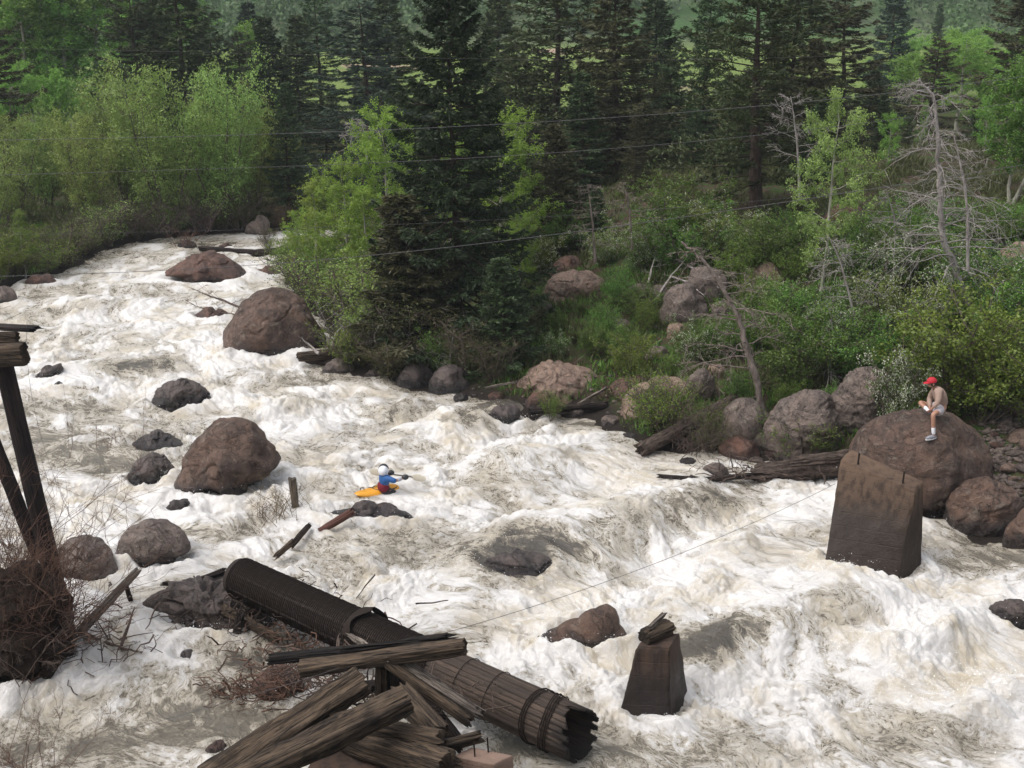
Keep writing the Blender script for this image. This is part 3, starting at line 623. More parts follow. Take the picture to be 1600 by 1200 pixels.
FAR = [  # px, Y, top, proto, material, width factor, label
 (8,74,-70,spA,'r',.85,'wide olive brown spruce in the upper left corner'),
 (228,80,-25,spA,'p',1.05,'dark broad spruce left of the twin dark crowns, above the willow thicket'),
 (262,90,-60,spB,'s',1.1,'spruce squeezed between two broader dark crowns at the upper left'),
 (305,80,-70,spC,'p',1.3,'darkest broad spruce of the upper left group'),
 (352,84,36,spB,'s',1.1,'short spruce right of the darkest broad one, its tip against the hill'),
 (388,90,48,spB,'p',1.0,'slim spruce just left of a small yellow green aspen top'),
 (442,80,24,spA,'s',1.0,'pointed spruce that stands above the right end of the willows'),
 (478,92,20,spB,'p',1.2,'spruce behind the pointed one above the right end of the willows'),
 (455,70,128,spC,'s',.8,'lower dark spruce whose skirts reach the right end of the willows'),
 (512,96,-10,spB,'s',1.2,'tall spruce left of the blue grey one'),
 (572,76,2,spC,'b',1.35,'broad blue grey spruce above the dead white snag'),
 (618,88,-12,spB,'p',1.3,'tall spruce just right of the blue grey one'),
 (775,84,-25,spA,'p',1.0,'spruce close behind the right side of the big central spruce'),
 (812,70,60,spB,'p',1.1,'shorter spruce right of the big central one'),
 (858,68,-75,piB,'p',1.35,'tall dense pine standing right of the big central spruce'),
 (905,60,110,spB,'s',1.2,'mid height spruce right of the tall dense pine'),
 (870,54,192,spA,'r',1.0,'pale tipped young spruce in front of the tall dense pine'),
 (962,62,-45,spC,'r',1.2,'spruce with flat open branches seen against the meadow'),
 (1018,78,-15,spA,'s',1.1,'spruce beside the gap where the pale road shows'),
 (940,74,150,spA,'p',1.1,'low spruce filling the forest under the open branched one'),
 (990,56,175,piB,'r',.9,'low olive pine left of the big bare trunked pine'),
 (1050,60,215,spB,'p',1.2,'low dark spruce left of the big pine trunk'),
 (1095,66,-10,piB,'s',1.1,'tall dark pine left of the big bare trunked one'),
 (1130,58,130,spB,'p',1.2,'dark spruce tucked behind the left branches of the big pine'),
 (1232,64,-50,piB,'p',1.3,'tall bushy pine right of the big bare trunked one'),
 (1288,74,-20,spA,'r',1.35,'broad brownish spruce in the upper right, its right side against the hill'),
 (1262,56,150,spB,'s',1.3,'dark spruce behind the pale cottonwood'),
 (1365,105,-25,spC,'b',1.0,'blue tinted spruce standing alone against the meadow at the top right'),
 (1342,80,105,spB,'s',1.1,'small pointed spruce left of the tall grey dead tree'),
 (1362,66,140,spB,'s',.9,'slim spruce behind the small bright aspen'),
 (1436,88,58,spA,'r',1.1,'brown olive spruce behind the tip of the dead tree'),
 (1433,160,5,spB,'s',.8,'tiny far spruce on the meadow edge at the top right'),
 (1560,78,-45,piB,'r',1.2,'pine with spreading limbs in the upper right corner'),
 (1610,66,-20,piA,'p',1.0,'dark pine cut off by the right edge at the top'),
 (520,78,150,spA,'s',1.1,'dark spruce left of the dead white snag'),
 (600,70,140,spB,'b',1.1,'bluish spruce behind the tall yellow green aspen'),
 (410,104,0,spB,'b',1.0,'faint bluish spruce on the far side of the forest, above the willows'),
 (830,58,250,spB,'p',1.4,'low wide spruce right of the foot of the tall dense pine'),
 (930,52,290,spB,'s',1.3,'low dark spruce above the reddish stacked boulder'),
 (1215,60,200,spA,'p',1.2,'low dark spruce right of the big pine trunk'),
 (1400,70,180,spB,'s',1.2,'low spruce left of the dead tree trunk'),
 (1500,76,170,spB,'s',1.1,'low spruce right of the dead tree trunk'),
]
for r_ in FAR:
    if r_[0] % 4 == 0: r_ = r_[:3] + (spD,) + r_[4:]
    con(r_[0], r_[1], r_[2], r_[3], r_[4], r_[5], r_[6], 'pine_tree' if ' pine' in r_[6].split(' left')[0].split(' right')[0][:40] and r_[3] in (piA, piB) else 'spruce_tree')
for k_, (px, Y_, top, lb) in enumerate([(885,60,240,'young spruce low in the forest above the slim bare tree'),(915,66,150,'olive spruce behind the slim bare trees'),(985,64,260,'small spruce behind the second bare tree'),(1015,58,290,'small dark spruce above the bright tall bush'),
  (1075,62,170,'dark spruce just left of the big pine trunk'),(1110,56,260,'low spruce at the left of the big pine trunk'),(1145,62,120,'tall shaded spruce close behind the big pine trunk'),(1215,57,250,'low spruce at the right of the big pine trunk'),(1200,66,60,'tall shaded spruce right behind the big pine crown'),
  (1040,70,90,'dark spruce below the gap with the pale road'),(950,70,80,'dark spruce in the gap left of the open branched one'),(1250,62,60,'dark tall spruce above the bare grey top'),(1320,66,200,'shaded spruce right of the cottonwood crown'),(1165,58,300,'low spruce hugging the big pine trunk')]):
    con(px, Y_, top, (spA, piB, spC)[k_ % 3], 'psr'[k_ % 3], 1.15, lb)
for k_, px in enumerate(range(240, 1340, 46)):
    con(px + (k_ * 37) % 23, 92 + (k_ * 13) % 21, 112 + (k_ * 29) % 50, (spA, spB, piB)[k_ % 3], 'sp'[k_ % 2], 1.25, 'low dark spruce of the shadowed back row of the forest', 'spruce_tree', 'shadowed back row of the forest')
# ------------------------------------------------------------------ broadleaved trees and shrubs
def broad(h, wd, seed, nl=9000, leaf=.12, limbs=14, low=.15, rise=.9, tr=.02, sig=.2, sub=6, multi=1, shape='oval', lean=0):
    g = np.random.default_rng(seed); tb = MB(); cb = MB(); segs = []
    for mstem in range(multi):
        hh = h * (1 if mstem == 0 else g.uniform(.65, .95)); n = 10
        az = g.uniform(0, 6.28); sp = 0 if multi == 1 else wd * g.uniform(.15, .5)
        u = np.linspace(0, 1, n)
        P = np.stack([np.cos(az) * sp * u**.8 + .02 * h * np.cumsum(g.normal(size=n)) * .4, np.sin(az) * sp * u**.8 + .02 * h * np.cumsum(g.normal(size=n)) * .4, -.15 + u * (hh + .15)], 1)
        rr = np.interp(u, [0, .1, 1], [h * tr * 1.25, h * tr, .012]); tb.tube(P, rr, 7, rough=.3)
        ph = g.uniform(0, 6)
        for k in range(limbs):
            f = low + (1 - low) * (k + g.uniform(0, 1)) / limbs * .96; ph += 2.4 + g.normal() * .3
            if shape == 'oval': pf = math.sin(math.pi * min(1, (f - low) / (1 - low) * .8 + .17)) ** .7
            elif shape == 'cone': pf = (1 - (f - low) / (1 - low)) ** .7 + .12
            else: pf = .5 + .5 * f
            L = wd * .5 * pf * g.uniform(.65, 1.15) / (1 if multi == 1 else 1.5)
            b = np.array([np.interp(f, u, P[:, q]) for q in range(3)]); v = np.linspace(0, 1, 6)
            hd = np.array([math.cos(ph), math.sin(ph), 0])
            C = b + np.outer(v * L, hd); C[:, 2] += L * rise * (v * .5 + v**2 * .5) * g.uniform(.6, 1.3); C += g.normal(size=C.shape) * .04 * L * v[:, None]
            tb.tube(C, np.linspace(max(.012, h * tr * .35 * (1 - f * .6)), .006, 6), 4, False); segs.append((C[2], C[-1], 1.0))
            for j in range(sub):
                a = g.uniform(.25, 1); p0 = np.array([np.interp(a, v, C[:, q]) for q in range(3)])
                d = hd + g.normal(size=3) * .7; d[2] += rise * .6; d /= np.linalg.norm(d); l = L * .45 * g.uniform(.5, 1.1) + .1
                p1 = p0 + d * l; tb.tube([p0, (p0 + p1) / 2 + g.normal(size=3) * .03, p1], [.008, .006, .003], 3, False); segs.append((p0, p1, 1.0))
        segs.append((P[-3], P[-1], 1.0))
    A = np.array([s_[0] for s_ in segs]); B = np.array([s_[1] for s_ in segs]); Ln = np.linalg.norm(B - A, axis=1) + .15
    pk = g.choice(len(segs), nl, p=Ln / Ln.sum()); a = g.uniform(0, 1.08, nl)[:, None]
    C = A[pk] * (1 - a) + B[pk] * a
    # leaves gather in sprays
    ns = max(30, nl // 40); sc = g.normal(size=(ns, 3)) * sig; key = (pk * 7 + (a[:, 0] * 5).astype(int) * 13) % ns
    Pl = C + sc[key] + g.normal(size=(nl, 3)) * sig * .33
    Pl[:, 2] = np.maximum(Pl[:, 2], .03)
    dd = g.normal(size=(nl, 3)) + np.array([0, 0, .1])
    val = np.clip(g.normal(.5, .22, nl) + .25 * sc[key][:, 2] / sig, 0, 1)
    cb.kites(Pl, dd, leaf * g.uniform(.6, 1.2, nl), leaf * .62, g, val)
    return tb, cb, Pl
def BP(h, wd, seed, mat, bark='aspbark', **k):
    tb, cb, _ = broad(h, wd, seed, **k); return proto('tree', [('trunk', tb, M[bark]), ('crown', cb, mat)], h)
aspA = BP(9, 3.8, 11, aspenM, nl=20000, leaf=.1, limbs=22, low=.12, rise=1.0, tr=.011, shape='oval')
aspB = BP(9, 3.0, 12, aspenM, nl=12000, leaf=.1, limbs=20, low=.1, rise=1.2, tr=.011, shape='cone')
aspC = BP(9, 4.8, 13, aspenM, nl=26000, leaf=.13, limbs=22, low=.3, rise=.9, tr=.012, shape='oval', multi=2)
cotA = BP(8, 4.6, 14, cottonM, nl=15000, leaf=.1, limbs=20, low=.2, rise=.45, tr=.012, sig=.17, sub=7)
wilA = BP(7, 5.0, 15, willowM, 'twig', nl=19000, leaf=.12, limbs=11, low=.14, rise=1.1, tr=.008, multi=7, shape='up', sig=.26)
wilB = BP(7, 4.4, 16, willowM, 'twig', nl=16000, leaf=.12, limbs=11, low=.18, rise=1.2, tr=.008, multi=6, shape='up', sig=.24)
def DT(px, Y, topy, pr, mt, wf, label, name='aspen_tree', cat='tree', group=None, basey=None):
    if basey is not None: b = G(px, basey); Y = b.y; h = D(px, topy, Y).z - b.z
    else: b, h = by_top(px, Y, topy)
    return plant(pr, name, b, h, label, cat, group, wf=wf * (1.5 if Y > 95 else 1), mats={'crown': mt})
willowY = leafmat('yellow_willow_leaves', (.18, .24, .055), (.34, .42, .11), .4, .03, .2)
GW = 'willows of the thicket on the far left bank'
for a in [(20,66,195,wilA,1.0,'willow at the left edge of the thicket'),(85,70,178,wilB,.85,'second willow from the left in the thicket, grey green'),(150,66,195,wilA,.85,'willow below the bright aspens, third in the thicket'),
          (208,70,140,wilB,1.0,'willow near the middle of the thicket with a pointed top'),(268,67,128,wilA,.85,'tall willow with loose yellow green top in mid thicket'),(318,70,190,wilB,1.0,'lower willow between the two tallest ones'),
          (355,68,128,wilA,.9,'tallest willow near the right end of the thicket'),(405,70,165,wilB,.9,'willow at the right end whose limbs hang over dark spruce'),(440,72,215,wilA,.8,'last low willow at the right end of the thicket'),(-20,60,240,wilA,1,'willow cut off by the left edge')]:
    DT(a[0], a[1], a[2], a[3], (willowM, willowY)[int(a[0]) % 3 == 0], a[4], a[5], 'willow_tree', 'willow tree', GW)
GA = 'bright aspens behind the willow thicket'
for a in [(70,96,-60,aspA,'aspen with bright crown right of the olive brown corner spruce'),(105,100,-90,aspC,'tall aspen filling the gap left of the dark spruces'),(140,96,-70,aspB,'aspen left of the two pale trunks'),(170,100,-80,aspA,'aspen beside the first broad dark spruce'),
          (15,82,110,aspC,'round green aspen at the left edge above the willows'),(60,84,95,aspA,'dome shaped green aspen above the left willows'),(112,84,110,aspC,'low green aspen above the second willow'),(155,86,150,aspA,'low aspen above the third willow'),
          (400,92,38,aspB,'small yellow green aspen top between dark spruces'),(190,90,180,aspC,'aspen right behind the middle willows'),(40,100,-20,aspA,'aspen seen between the corner spruce and its neighbours'),(232,108,-40,aspC,'aspen glimpsed between the dark upper left spruces')]:
    DT(a[0], a[1], a[2], a[3], farasM, 1.1, a[4], group=GA)
DT(505, 54, 282, aspB, aspenM, 1.5, 'short yellow green aspen at the river bend, leftmost of its clump', group='yellow green aspens at the river bend')
DT(545, 52.5, 252, aspA, aspenM, 1.1, 'middle yellow green aspen of the clump at the river bend', group='yellow green aspens at the river bend')
DT(606, 52, 172, aspA, aspenM, 1.0, 'tallest yellow green aspen left of the big spruce', group='yellow green aspens at the river bend')
DT(478, 55, 330, aspA, aspenM, 1.3, 'lowest aspen of the bend clump, closest to the far water', group='yellow green aspens at the river bend')
DT(575, 51, 300, aspB, aspenM, 1.6, 'low spreading aspen in front of the tallest one of the bend clump', group='yellow green aspens at the river bend')
DT(640, 55, 230, aspB, aspenM, 1.0, 'aspen glowing through the left branches of the big spruce', group='yellow green aspens at the river bend')
DT(784, 52, 176, aspA, aspenM, 1.15, 'aspen glowing through the right branches of the big spruce', group='yellow green aspens at the river bend')
DT(812, 50, 330, aspA, aspenM, 1.2, 'low aspen to the right of the big spruce', group='yellow green aspens at the river bend')
DT(700, 58, 190, aspC, aspenM, .8, 'aspen right behind the big spruce', group='yellow green aspens at the river bend')
DT(1278, 42, 152, cotA, cottonM, .82, 'pale cottonwood with sparse leaves and whitish trunk beside the outcrop', 'cottonwood_tree', basey=470)
GR = 'aspens on the right behind the slope'
for a in [(1375,58,178,aspA,1.0,'bright green aspen between cottonwood and dead tree'),(1562,50,78,aspC,1.1,'large round green aspen at the right edge'),(1612,54,60,aspA,1.1,'green aspen cut off by the right edge'),
          (1522,60,150,aspA,.8,'aspen with yellowish left side beside the large round one'),(1415,100,70,aspC,1.1,'pale far aspen behind the brown olive spruce'),(1478,96,62,aspA,1.2,'far aspen crown right of the dead tree tip'),
          (1530,104,62,aspC,1.2,'far aspen above the large round one'),(1390,112,48,aspA,1.1,'far aspen at the meadow edge'),(1450,118,48,aspC,1.2,'far aspen beside the tiny far spruce'),(1590,120,40,aspC,1.2,'far aspen at the top right edge'),
          (1500,130,45,aspA,1.2,'far aspen in the middle of the top right grove'),(1340,112,90,aspA,.9,'far aspen behind the broad brownish spruce'),(1425,76,160,aspB,.8,'slim aspen left of the dead tree trunk'),(1330,70,250,aspA,1.,'aspen behind the cottonwood crown')]:
    DT(a[0], a[1], a[2], a[3], farasM if a[1] > 56 else bushM, a[4], a[5], group=GR)
# ------------------------------------------------------------------ shrubs
def shrub(h, wd, seed, mat, nl=5000, leaf=.07, stems=9, bloss=0, sig=.12, low=.2, bark='twig', rise=1.0, tr=.008):
    tb, cb, Pl = broad(h, wd, seed, nl=nl, leaf=leaf, limbs=5, low=low, rise=rise, tr=tr, sig=sig, sub=4, multi=stems, shape='up')
    ps = [('stem', tb, M[bark]), ('foliage', cb, mat)]
    if bloss:
        g = np.random.default_rng(seed + 99); fb = MB(); pick = g.choice(len(Pl), bloss // 7); c = np.repeat(Pl[pick], 7, axis=0) + g.normal(size=(len(pick) * 7, 3)) * .04
        fb.kites(c, g.normal(size=c.shape), .05, .035, g); ps.append(('blossom', fb, blossomM))
    return proto('shrub', ps, h)
shA = shrub(2, 2.4, 31, bushM, nl=8000); shB = shrub(2, 2.0, 32, bushM, nl=7000, sig=.09, leaf=.06); shC = shrub(2, 3.0, 33, bushM, nl=9000, low=.1, rise=.6)
shF = shrub(2, 2.2, 34, bushM, nl=6500, bloss=2700); shG = shrub(2, 1.5, 35, bushM, nl=3600, bloss=4500, sig=.08)
shT = shrub(2, 1.8, 36, oliveM, nl=3200, stems=16, leaf=.05); shL = shrub(1, 1.4, 37, yellowM, nl=3500, leaf=.05, sig=.06, stems=12)
GS = 'green shrubs on the right bank'
def SH(px, py, topy, pr, mt, wf, label, name='bush', group=GS, Y=None):
    b = G(px, py) if Y is None else at_depth(px, Y); h = max(.3, D(px, topy, b.y).z - b.z)
    return plant(pr, name, b, h, label, 'bush', group, wf=wf, mats={'foliage': mt} if mt else None)
SHR = [
 (925,560,508,shA,bushM,1.0,'fresh green bush just above the right end of the pale tan boulder'),(965,560,500,shC,bushM,1.0,'green bush in the middle of the lower slope, left of the half buried stone'),(1010,520,470,shA,yellowM,.9,'light green bush left of the dark cracked boulder'),
 (905,500,462,shB,bushM,1.1,'green bush at the lower left of the smooth pale boulder'),(870,520,480,shC,bushM,.9,'green bush right of the young fir, mid slope'),(965,480,430,shA,bushM,1.0,'bright bush at the right shoulder of the smooth pale boulder'),
 (1090,540,495,shC,bushM,.9,'deep green bush under the small tan boulder of the slope'),(1045,590,548,shB,yellowM,1.0,'yellowish bush at the edge of the red soil, left of the perched stone'),(1150,450,392,shA,yellowM,1.1,'yellow green bush behind the crown of the leaning dead tree'),
 (1225,560,505,shA,bushM,1.1,'fresh green bush between leaning dead tree and dark grey boulder, up the slope'),(1300,520,455,shA,bushM,1.1,'fresh bush under the thin grey dead tree'),(1080,390,320,shC,bushM,1.2,'deep green bush in the forest edge left of the big pine'),
 (1230,390,335,shC,bushM,1.2,'deep green bush in the forest edge right of the big pine'),(1400,400,330,shC,bushM,1.3,'deep green bush behind the small grey dead tree'),(1470,390,325,shA,bushM,1.3,'green bush far behind the dead tree trunk'),
 (945,540,478,shA,bushM,1.0,'fresh green bush below the smooth pale boulder'),(1000,500,440,shC,bushM,1.1,'dark green rounded bush right of the smooth pale boulder'),(985,590,520,shC,yellowM,1.1,'yellow green bush right behind the pale tan boulder at the water'),
 (940,505,470,shB,bushM,1,'small bush under the smooth pale boulder'),(900,540,500,shA,oliveM,1,'dull green bush above the pale tan boulder'),(870,560,515,shF,bushM,1,'low flowering bush just above the pale tan boulder'),
 (1090,570,505,shF,bushM,1.2,'white speckled bush over the red soil'),(1145,560,495,shA,bushM,1.2,'green bush right of the leaning dead trunk, mid slope'),(1062,548,520,shB,yellowM,.8,'light green bush below the cracked boulder'),
 (1190,540,460,shC,bushM,1.1,'broad green bush right of the leaning dead tree'),(1240,600,500,shC,bushM,1.2,'deep green bush above the large dark grey boulder'),(1290,590,490,shA,bushM,1.2,'deep green bush left of the tall grey boulder top'),
 (1330,560,470,shF,bushM,1.2,'white speckled bush above the tall grey boulder'),(1350,590,510,shC,bushM,1.1,'green bush right behind the tall grey boulder'),(1250,530,440,shB,bushM,1.2,'green bush at the foot of the cottonwood'),
 (1205,490,430,shF,yellowM,1.2,'speckled yellow green bush left of the cottonwood foot'),(1170,480,440,shC,yellowM,1.0,'light bush in front of the flat topped pinkish boulder'),(1400,545,445,shF,willowM,1.1,'tall speckled grey green bush below the dead tree'),
 (1345,480,380,shF,bushM,1.1,'tall flowering bush right of the cottonwood'),(1440,520,472,shB,bushM,1.1,'green bush at the foot of the tall dead tree'),(1480,650,495,shA,yellowM,1.25,'big yellow green willow bush right behind the seated man'),
 (1535,660,530,shA,yellowM,1.2,'yellow green willow bush right of the seated man'),(1440,640,560,shB,yellowM,1.1,'yellow green bush showing left of the seated man'),(1580,620,540,shC,bushM,1.1,'green bush at the top of the scree'),
 (1575,560,450,shC,bushM,1.2,'dark green bush at the right edge above the scree'),(1520,510,400,shF,bushM,1.2,'speckled bush right of the dead tree, high on the slope'),
 (1560,480,400,shA,bushM,1.2,'green bush in front of the pale pink boulder'),(1600,500,420,shB,bushM,1.2,'green bush at the right edge below the pink boulder'),(1480,440,370,shF,willowM,1.1,'pale speckled bush behind the dead tree trunk'),
 (1420,450,380,shC,bushM,1.2,'bush left of the dead tree, high on the slope'),(1540,400,330,shA,bushM,1.3,'green bush below the big right aspens'),(1590,380,320,shC,bushM,1.3,'bush under the aspen trunks at the right edge'),
 (1110,410,330,shF,willowM,1.1,'tall white speckled bush left of the big pine trunk'),(1150,415,345,shF,willowM,1.0,'grey green flowering bush right before the big pine trunk'),(1045,400,300,shA,bushM,1.1,'bright green tall bush left of the white speckled ones'),
 (1070,420,350,shC,bushM,1.1,'dark green bush beneath the bright tall one'),(1000,420,350,shF,yellowM,1.1,'flowering bush above the smooth pale boulder, right side'),(940,415,365,shF,willowM,1.1,'pale flowering bush above the stacked boulders'),
 (850,430,372,shF,yellowM,1.1,'flowering bush right of the low aspen'),(880,400,340,shA,bushM,1.1,'green bush under the small bare tree'),(1200,420,350,shC,bushM,1.2,'shaded bush right of the big pine trunk'),
 (1240,440,395,shC,yellowM,1.2,'yellowish bush at the left of the cottonwood trunk'),(1330,420,350,shA,bushM,1.2,'bush before the red brown outcrop'),(820,540,470,shB,oliveM,1.1,'olive bush right of the young fir'),(835,500,445,shB,bushM,1.,'small green bush above the young fir'),
 (1300,660,600,shB,bushM,1.1,'small green bush squeezed between the two grey boulders'),(1150,640,575,shB,bushM,1.0,'green bush at the left of the leaning trunk foot'),(1225,650,590,shB,yellowM,1.0,'light bush behind the dark grey boulder'),
 (1460,575,520,shB,bushM,1.2,'green bush above the white flowering one'),(1380,430,360,shB,willowM,1.1,'grey green bush between cottonwood and dead tree'),
]
for r_ in SHR: SH(r_[0], r_[1], r_[2] + (10 if r_[1] > 480 and r_[0] < 1340 else 0), r_[3], r_[4], r_[5], r_[6])
b_ = D(1402, 650, 34.6); plant(shG, 'bush', Vector((b_.x, 34.6, gz(b_.x, 34.6))), D(1398, 562, 34.6).z - gz(b_.x, 34.6), 'white flowering bush left of the seated man, thick with blossom', 'bush', GS, wf=.75)
SH(1035, 682, 600, shT, yellowM, 1.35, 'yellow green twiggy bush in front of the sloping tan boulder')
SH(1010, 668, 610, shL, yellowM, 1.3, 'low bright shoots at the waterline left of the fallen trunk')
SH(860, 655, 622, shL, yellowM, .9, 'tiny sprig of leaves growing on the flat reddish rock')
SH(1110, 712, 640, shT, oliveM, 1.1, 'half bare brown bush growing in front of the grey boulder')
SH(1285, 715, 662, shL, yellowM, 1.2, 'bright willow shoots at the foot of the dark grey boulder')
SH(1250, 722, 670, shL, yellowM, 1.3, 'low green shoots beside the driftwood root')
SH(1210, 715, 668, shL, bushM, 1.0, 'little green clump by the rust coloured rock')
SH(1130, 690, 645, shL, yellowM, 1.0, 'shoots growing over the fallen trunk')
SH(555, 575, 520, shL, yellowM, 1.2, 'round green bush behind the plank at the huge boulder')
SH(615, 590, 540, shL, oliveM, 1.3, 'olive bush on the shore left of the black boulder')
GL = 'shrubs on the left and far shores'
for a in [(42,440,330,aspB,yellowM,1.3,'pointed yellow green sapling on the left bank'),]:
    b = G(42, 436); plant(aspB, 'sapling', b, D(42, 330, b.y).z - b.z, a[6], 'sapling', GL, wf=1.2, mats={'crown': yellowM})
for a in [(95,418,358,shT,yellowM,1.8,'orange brown bush right of the pointed sapling'),(5,440,380,shA,yellowM,1.4,'olive bush at the left edge of the shore'),(130,398,340,shT,oliveM,1.6,'brownish bush on the left bank under the willows'),(170,385,320,shT,willowM,1.6,'grey leafless looking bush under the third willow'),
          (215,374,325,shT,oliveM,1.5,'dark twiggy bush under the middle willows'),(265,368,315,shT,willowM,1.6,'bush overhanging the far water, middle of the thicket'),(310,363,310,shT,oliveM,1.6,'bush at the waterline under the tallest willows'),
          (345,362,325,shT,willowM,1.5,'low bush left of the upright pale stone'),(375,361,300,shT,oliveM,1.5,'twiggy bush behind the upright pale stone'),(440,360,320,shT,redM,1.4,'rusty bush right of the upright pale stone'),(470,357,330,shT,redM,1.3,'second rusty bush at the far bend'),
          (65,428,395,shL,yellowM,1.4,'low green clump at the foot of the pointed sapling'),(30,430,400,shL,oliveM,1.4,'low olive clump above the reddish shore boulder'),
          (418,391,360,shT,oliveM,1.2,'grassy bush on a tiny bar in the far river')]:
    SH(a[0], a[1], a[2], a[3], a[4], a[5], a[6], group=GL)
GB = 'willow shrubs below the river bend aspens'
for a in [(460,447,385,shA,yellowM,1.2,'leafy shrub at the water right of the distant red boulder'),(485,480,400,shT,oliveM,1.7,'twiggy shrub behind the huge rounded boulder'),(520,500,405,shT,willowM,1.6,'grey stemmed shrub in the river bend thicket'),(560,520,420,shT,yellowM,1.7,'loose shrub under the middle aspen'),
          (600,540,430,shA,willowM,1.4,'shrub under the tallest aspen'),(640,560,470,shT,oliveM,1.5,'bare looking shrub left of the big spruce foot'),(580,565,500,shT,oliveM,1.5,'low twiggy shrub above the plank'),(530,460,390,shA,yellowM,1.2,'green shrub at the left foot of the aspen clump'),
          (655,520,440,shB,bushM,1.3,'green shrub between aspens and big spruce'),(470,420,372,shA,yellowM,1.1,'shrub hiding the far river bend'),(690,585,520,shB,bushM,1.0,'leafy green shrub before the foot of the big spruce'),(735,590,500,shT,oliveM,1.4,'half bare shrub right before the big spruce'),
          (770,600,530,shT,oliveM,1.2,'twiggy shrub between big spruce and young fir'),(660,480,420,shT,oliveM,1.4,'thin shrub in the shade of the big spruce')]:
    SH(a[0], a[1], a[2], a[3], a[4], a[5], a[6], group=GB)
# grass and low growth, uncountable
def ground_cover(name, regions, n, lo, hi, mat, seed, label):
    g = np.random.default_rng(seed); mb = MB(); tot = []
    for (x0, x1, y0, y1, k) in regions:
        m = int(n * k); x = g.uniform(x0, x1, m); y = g.uniform(y0, y1, m)
        z = ground_z(x, y); d = river_sd(x, y); ok = (d > .5) & ~((y < 39) & (x > 11.8) & (x < 19)) & (fbm(x * .5, y * .5, 0 * x, 3, seed) > -.12)
        tot.append(np.stack([x[ok], y[ok], z[ok]], 1))
    P = np.vstack(tot); P = np.repeat(P, 7, axis=0) + g.normal(size=(len(P) * 7, 3)) * np.array([.12, .12, 0])
    mb.kites(P, g.normal(size=P.shape) * np.array([.5, .5, .3]) + np.array([0, 0, 1]), g.uniform(lo, hi, len(P)), .045, g, bend=.1)
    link(name, mb.mesh(name, mat, False), kind='stuff', label=label, cat='grass')
ground_cover('grass', [(-2, 26, 28, 48, 1.0), (-24, 6, 45, 90, .4), (26, 44, 14, 60, .9), (-44, -18, 14, 70, .9)], 11000, .12, .34, bushM, 3, 'green grass and low growth under the bushes')
ground_cover('undergrowth', [(-6, 26, 38, 75, 1.0), (-26, 0, 62, 100, .8), (16, 44, 16, 75, 1.2), (-46, -18, 14, 90, 1.2)], 14000, .2, .55, oliveM, 5, 'dull undergrowth on the forest floor')
# far wooded hillside
g = np.random.default_rng(77); mb = MB()
m = 9000; y = g.uniform(176, 520, m); x = g.uniform(-.46, .46, m) * y; ok = fbm(x * .02, y * .02, 0 * x, 4, 7) > -.28 + .35 * (y < 188); x, y = x[ok], y[ok]; z = ground_z(x, y)
for k in range(len(x)):
    s_ = g.uniform(1.2, 3.4); nn = 60
    P = g.normal(size=(nn, 3)) * np.array([.45, .45, .5]) * s_ + np.array([x[k], y[k], z[k] + s_ * .8])
    mb.kites(P, g.normal(size=(nn, 3)), s_ * .24, s_ * .17, g, np.clip(np.full(nn, g.uniform(0, 1)) + g.normal(size=nn) * .12, 0, 1))
hillM = leafmat('hill_brush', (.06, .10, .045), (.13, .21, .08), .3, .02, .0)
link('woods', mb.mesh('woods', hillM, False), kind='stuff', label='far wooded hillside beyond the meadow', cat='woods')
t = NT('trunk_bark'); n = t.noise(t.maps(t.attr('gv', 'Vector'), (3, 9, 9)), 2, 7, .7); M['oldbark'] = t.done(t.pr(t.mix(t.ramp(n, .35, .65), (.045, .034, .028), (.14, .105, .088)), .9, t.bump(n, .12, 1), .2))
t = NT('red_drift'); n = t.noise(t.maps(t.attr('gv', 'Vector'), (2, 12, 12)), 2, 6, .7); M['rustwood'] = t.done(t.pr(t.mix(n, (.04, .018, .014), (.16, .065, .045)), .6, t.bump(n, .04, 1), .3))
M['deadmid'] = barkmat('half_bare_dead_wood', (.3, .25, .22), (.1, .075, .063)); M['darktwig'] = barkmat('dark_flood_twigs', (.03, .022, .019), (.075, .055, .045)); M['drygrass'] = barkmat('dry_yellowish_stems', (.2, .15, .08), (.12, .09, .05))
# ------------------------------------------------------------------ timber, pipe, piers
class GB_(MB):
    def __init__(s): super().__init__(); s.g = []
    def gadd(s, V, Fc, G_): s.add(V, Fc); s.g.append(G_)
    def mesh(s, name, mat=None, smooth=True, origin=None, extra=None):
        m = super().mesh(name, mat, smooth, origin)
        a = m.attributes.new('gv', 'FLOAT_VECTOR', 'POINT'); a.data.foreach_set('vector', np.vstack(s.g).astype(np.float32).ravel())
        return m
def frame(P1, P2, roll=0):
    a = np.array(tuple(P1), float); b = np.array(tuple(P2), float); L = np.linalg.norm(b - a); t_ = (b - a) / L
    up = np.array([0, 0, 1.0]) if abs(t_[2]) < .9 else np.array([0, 1.0, 0])
    s_ = np.cross(up, t_); s_ /= np.linalg.norm(s_); u_ = np.cross(t_, s_)
    c, d = math.cos(roll), math.sin(roll)
    return a, t_, s_ * c + u_ * d, u_ * c - s_ * d, L
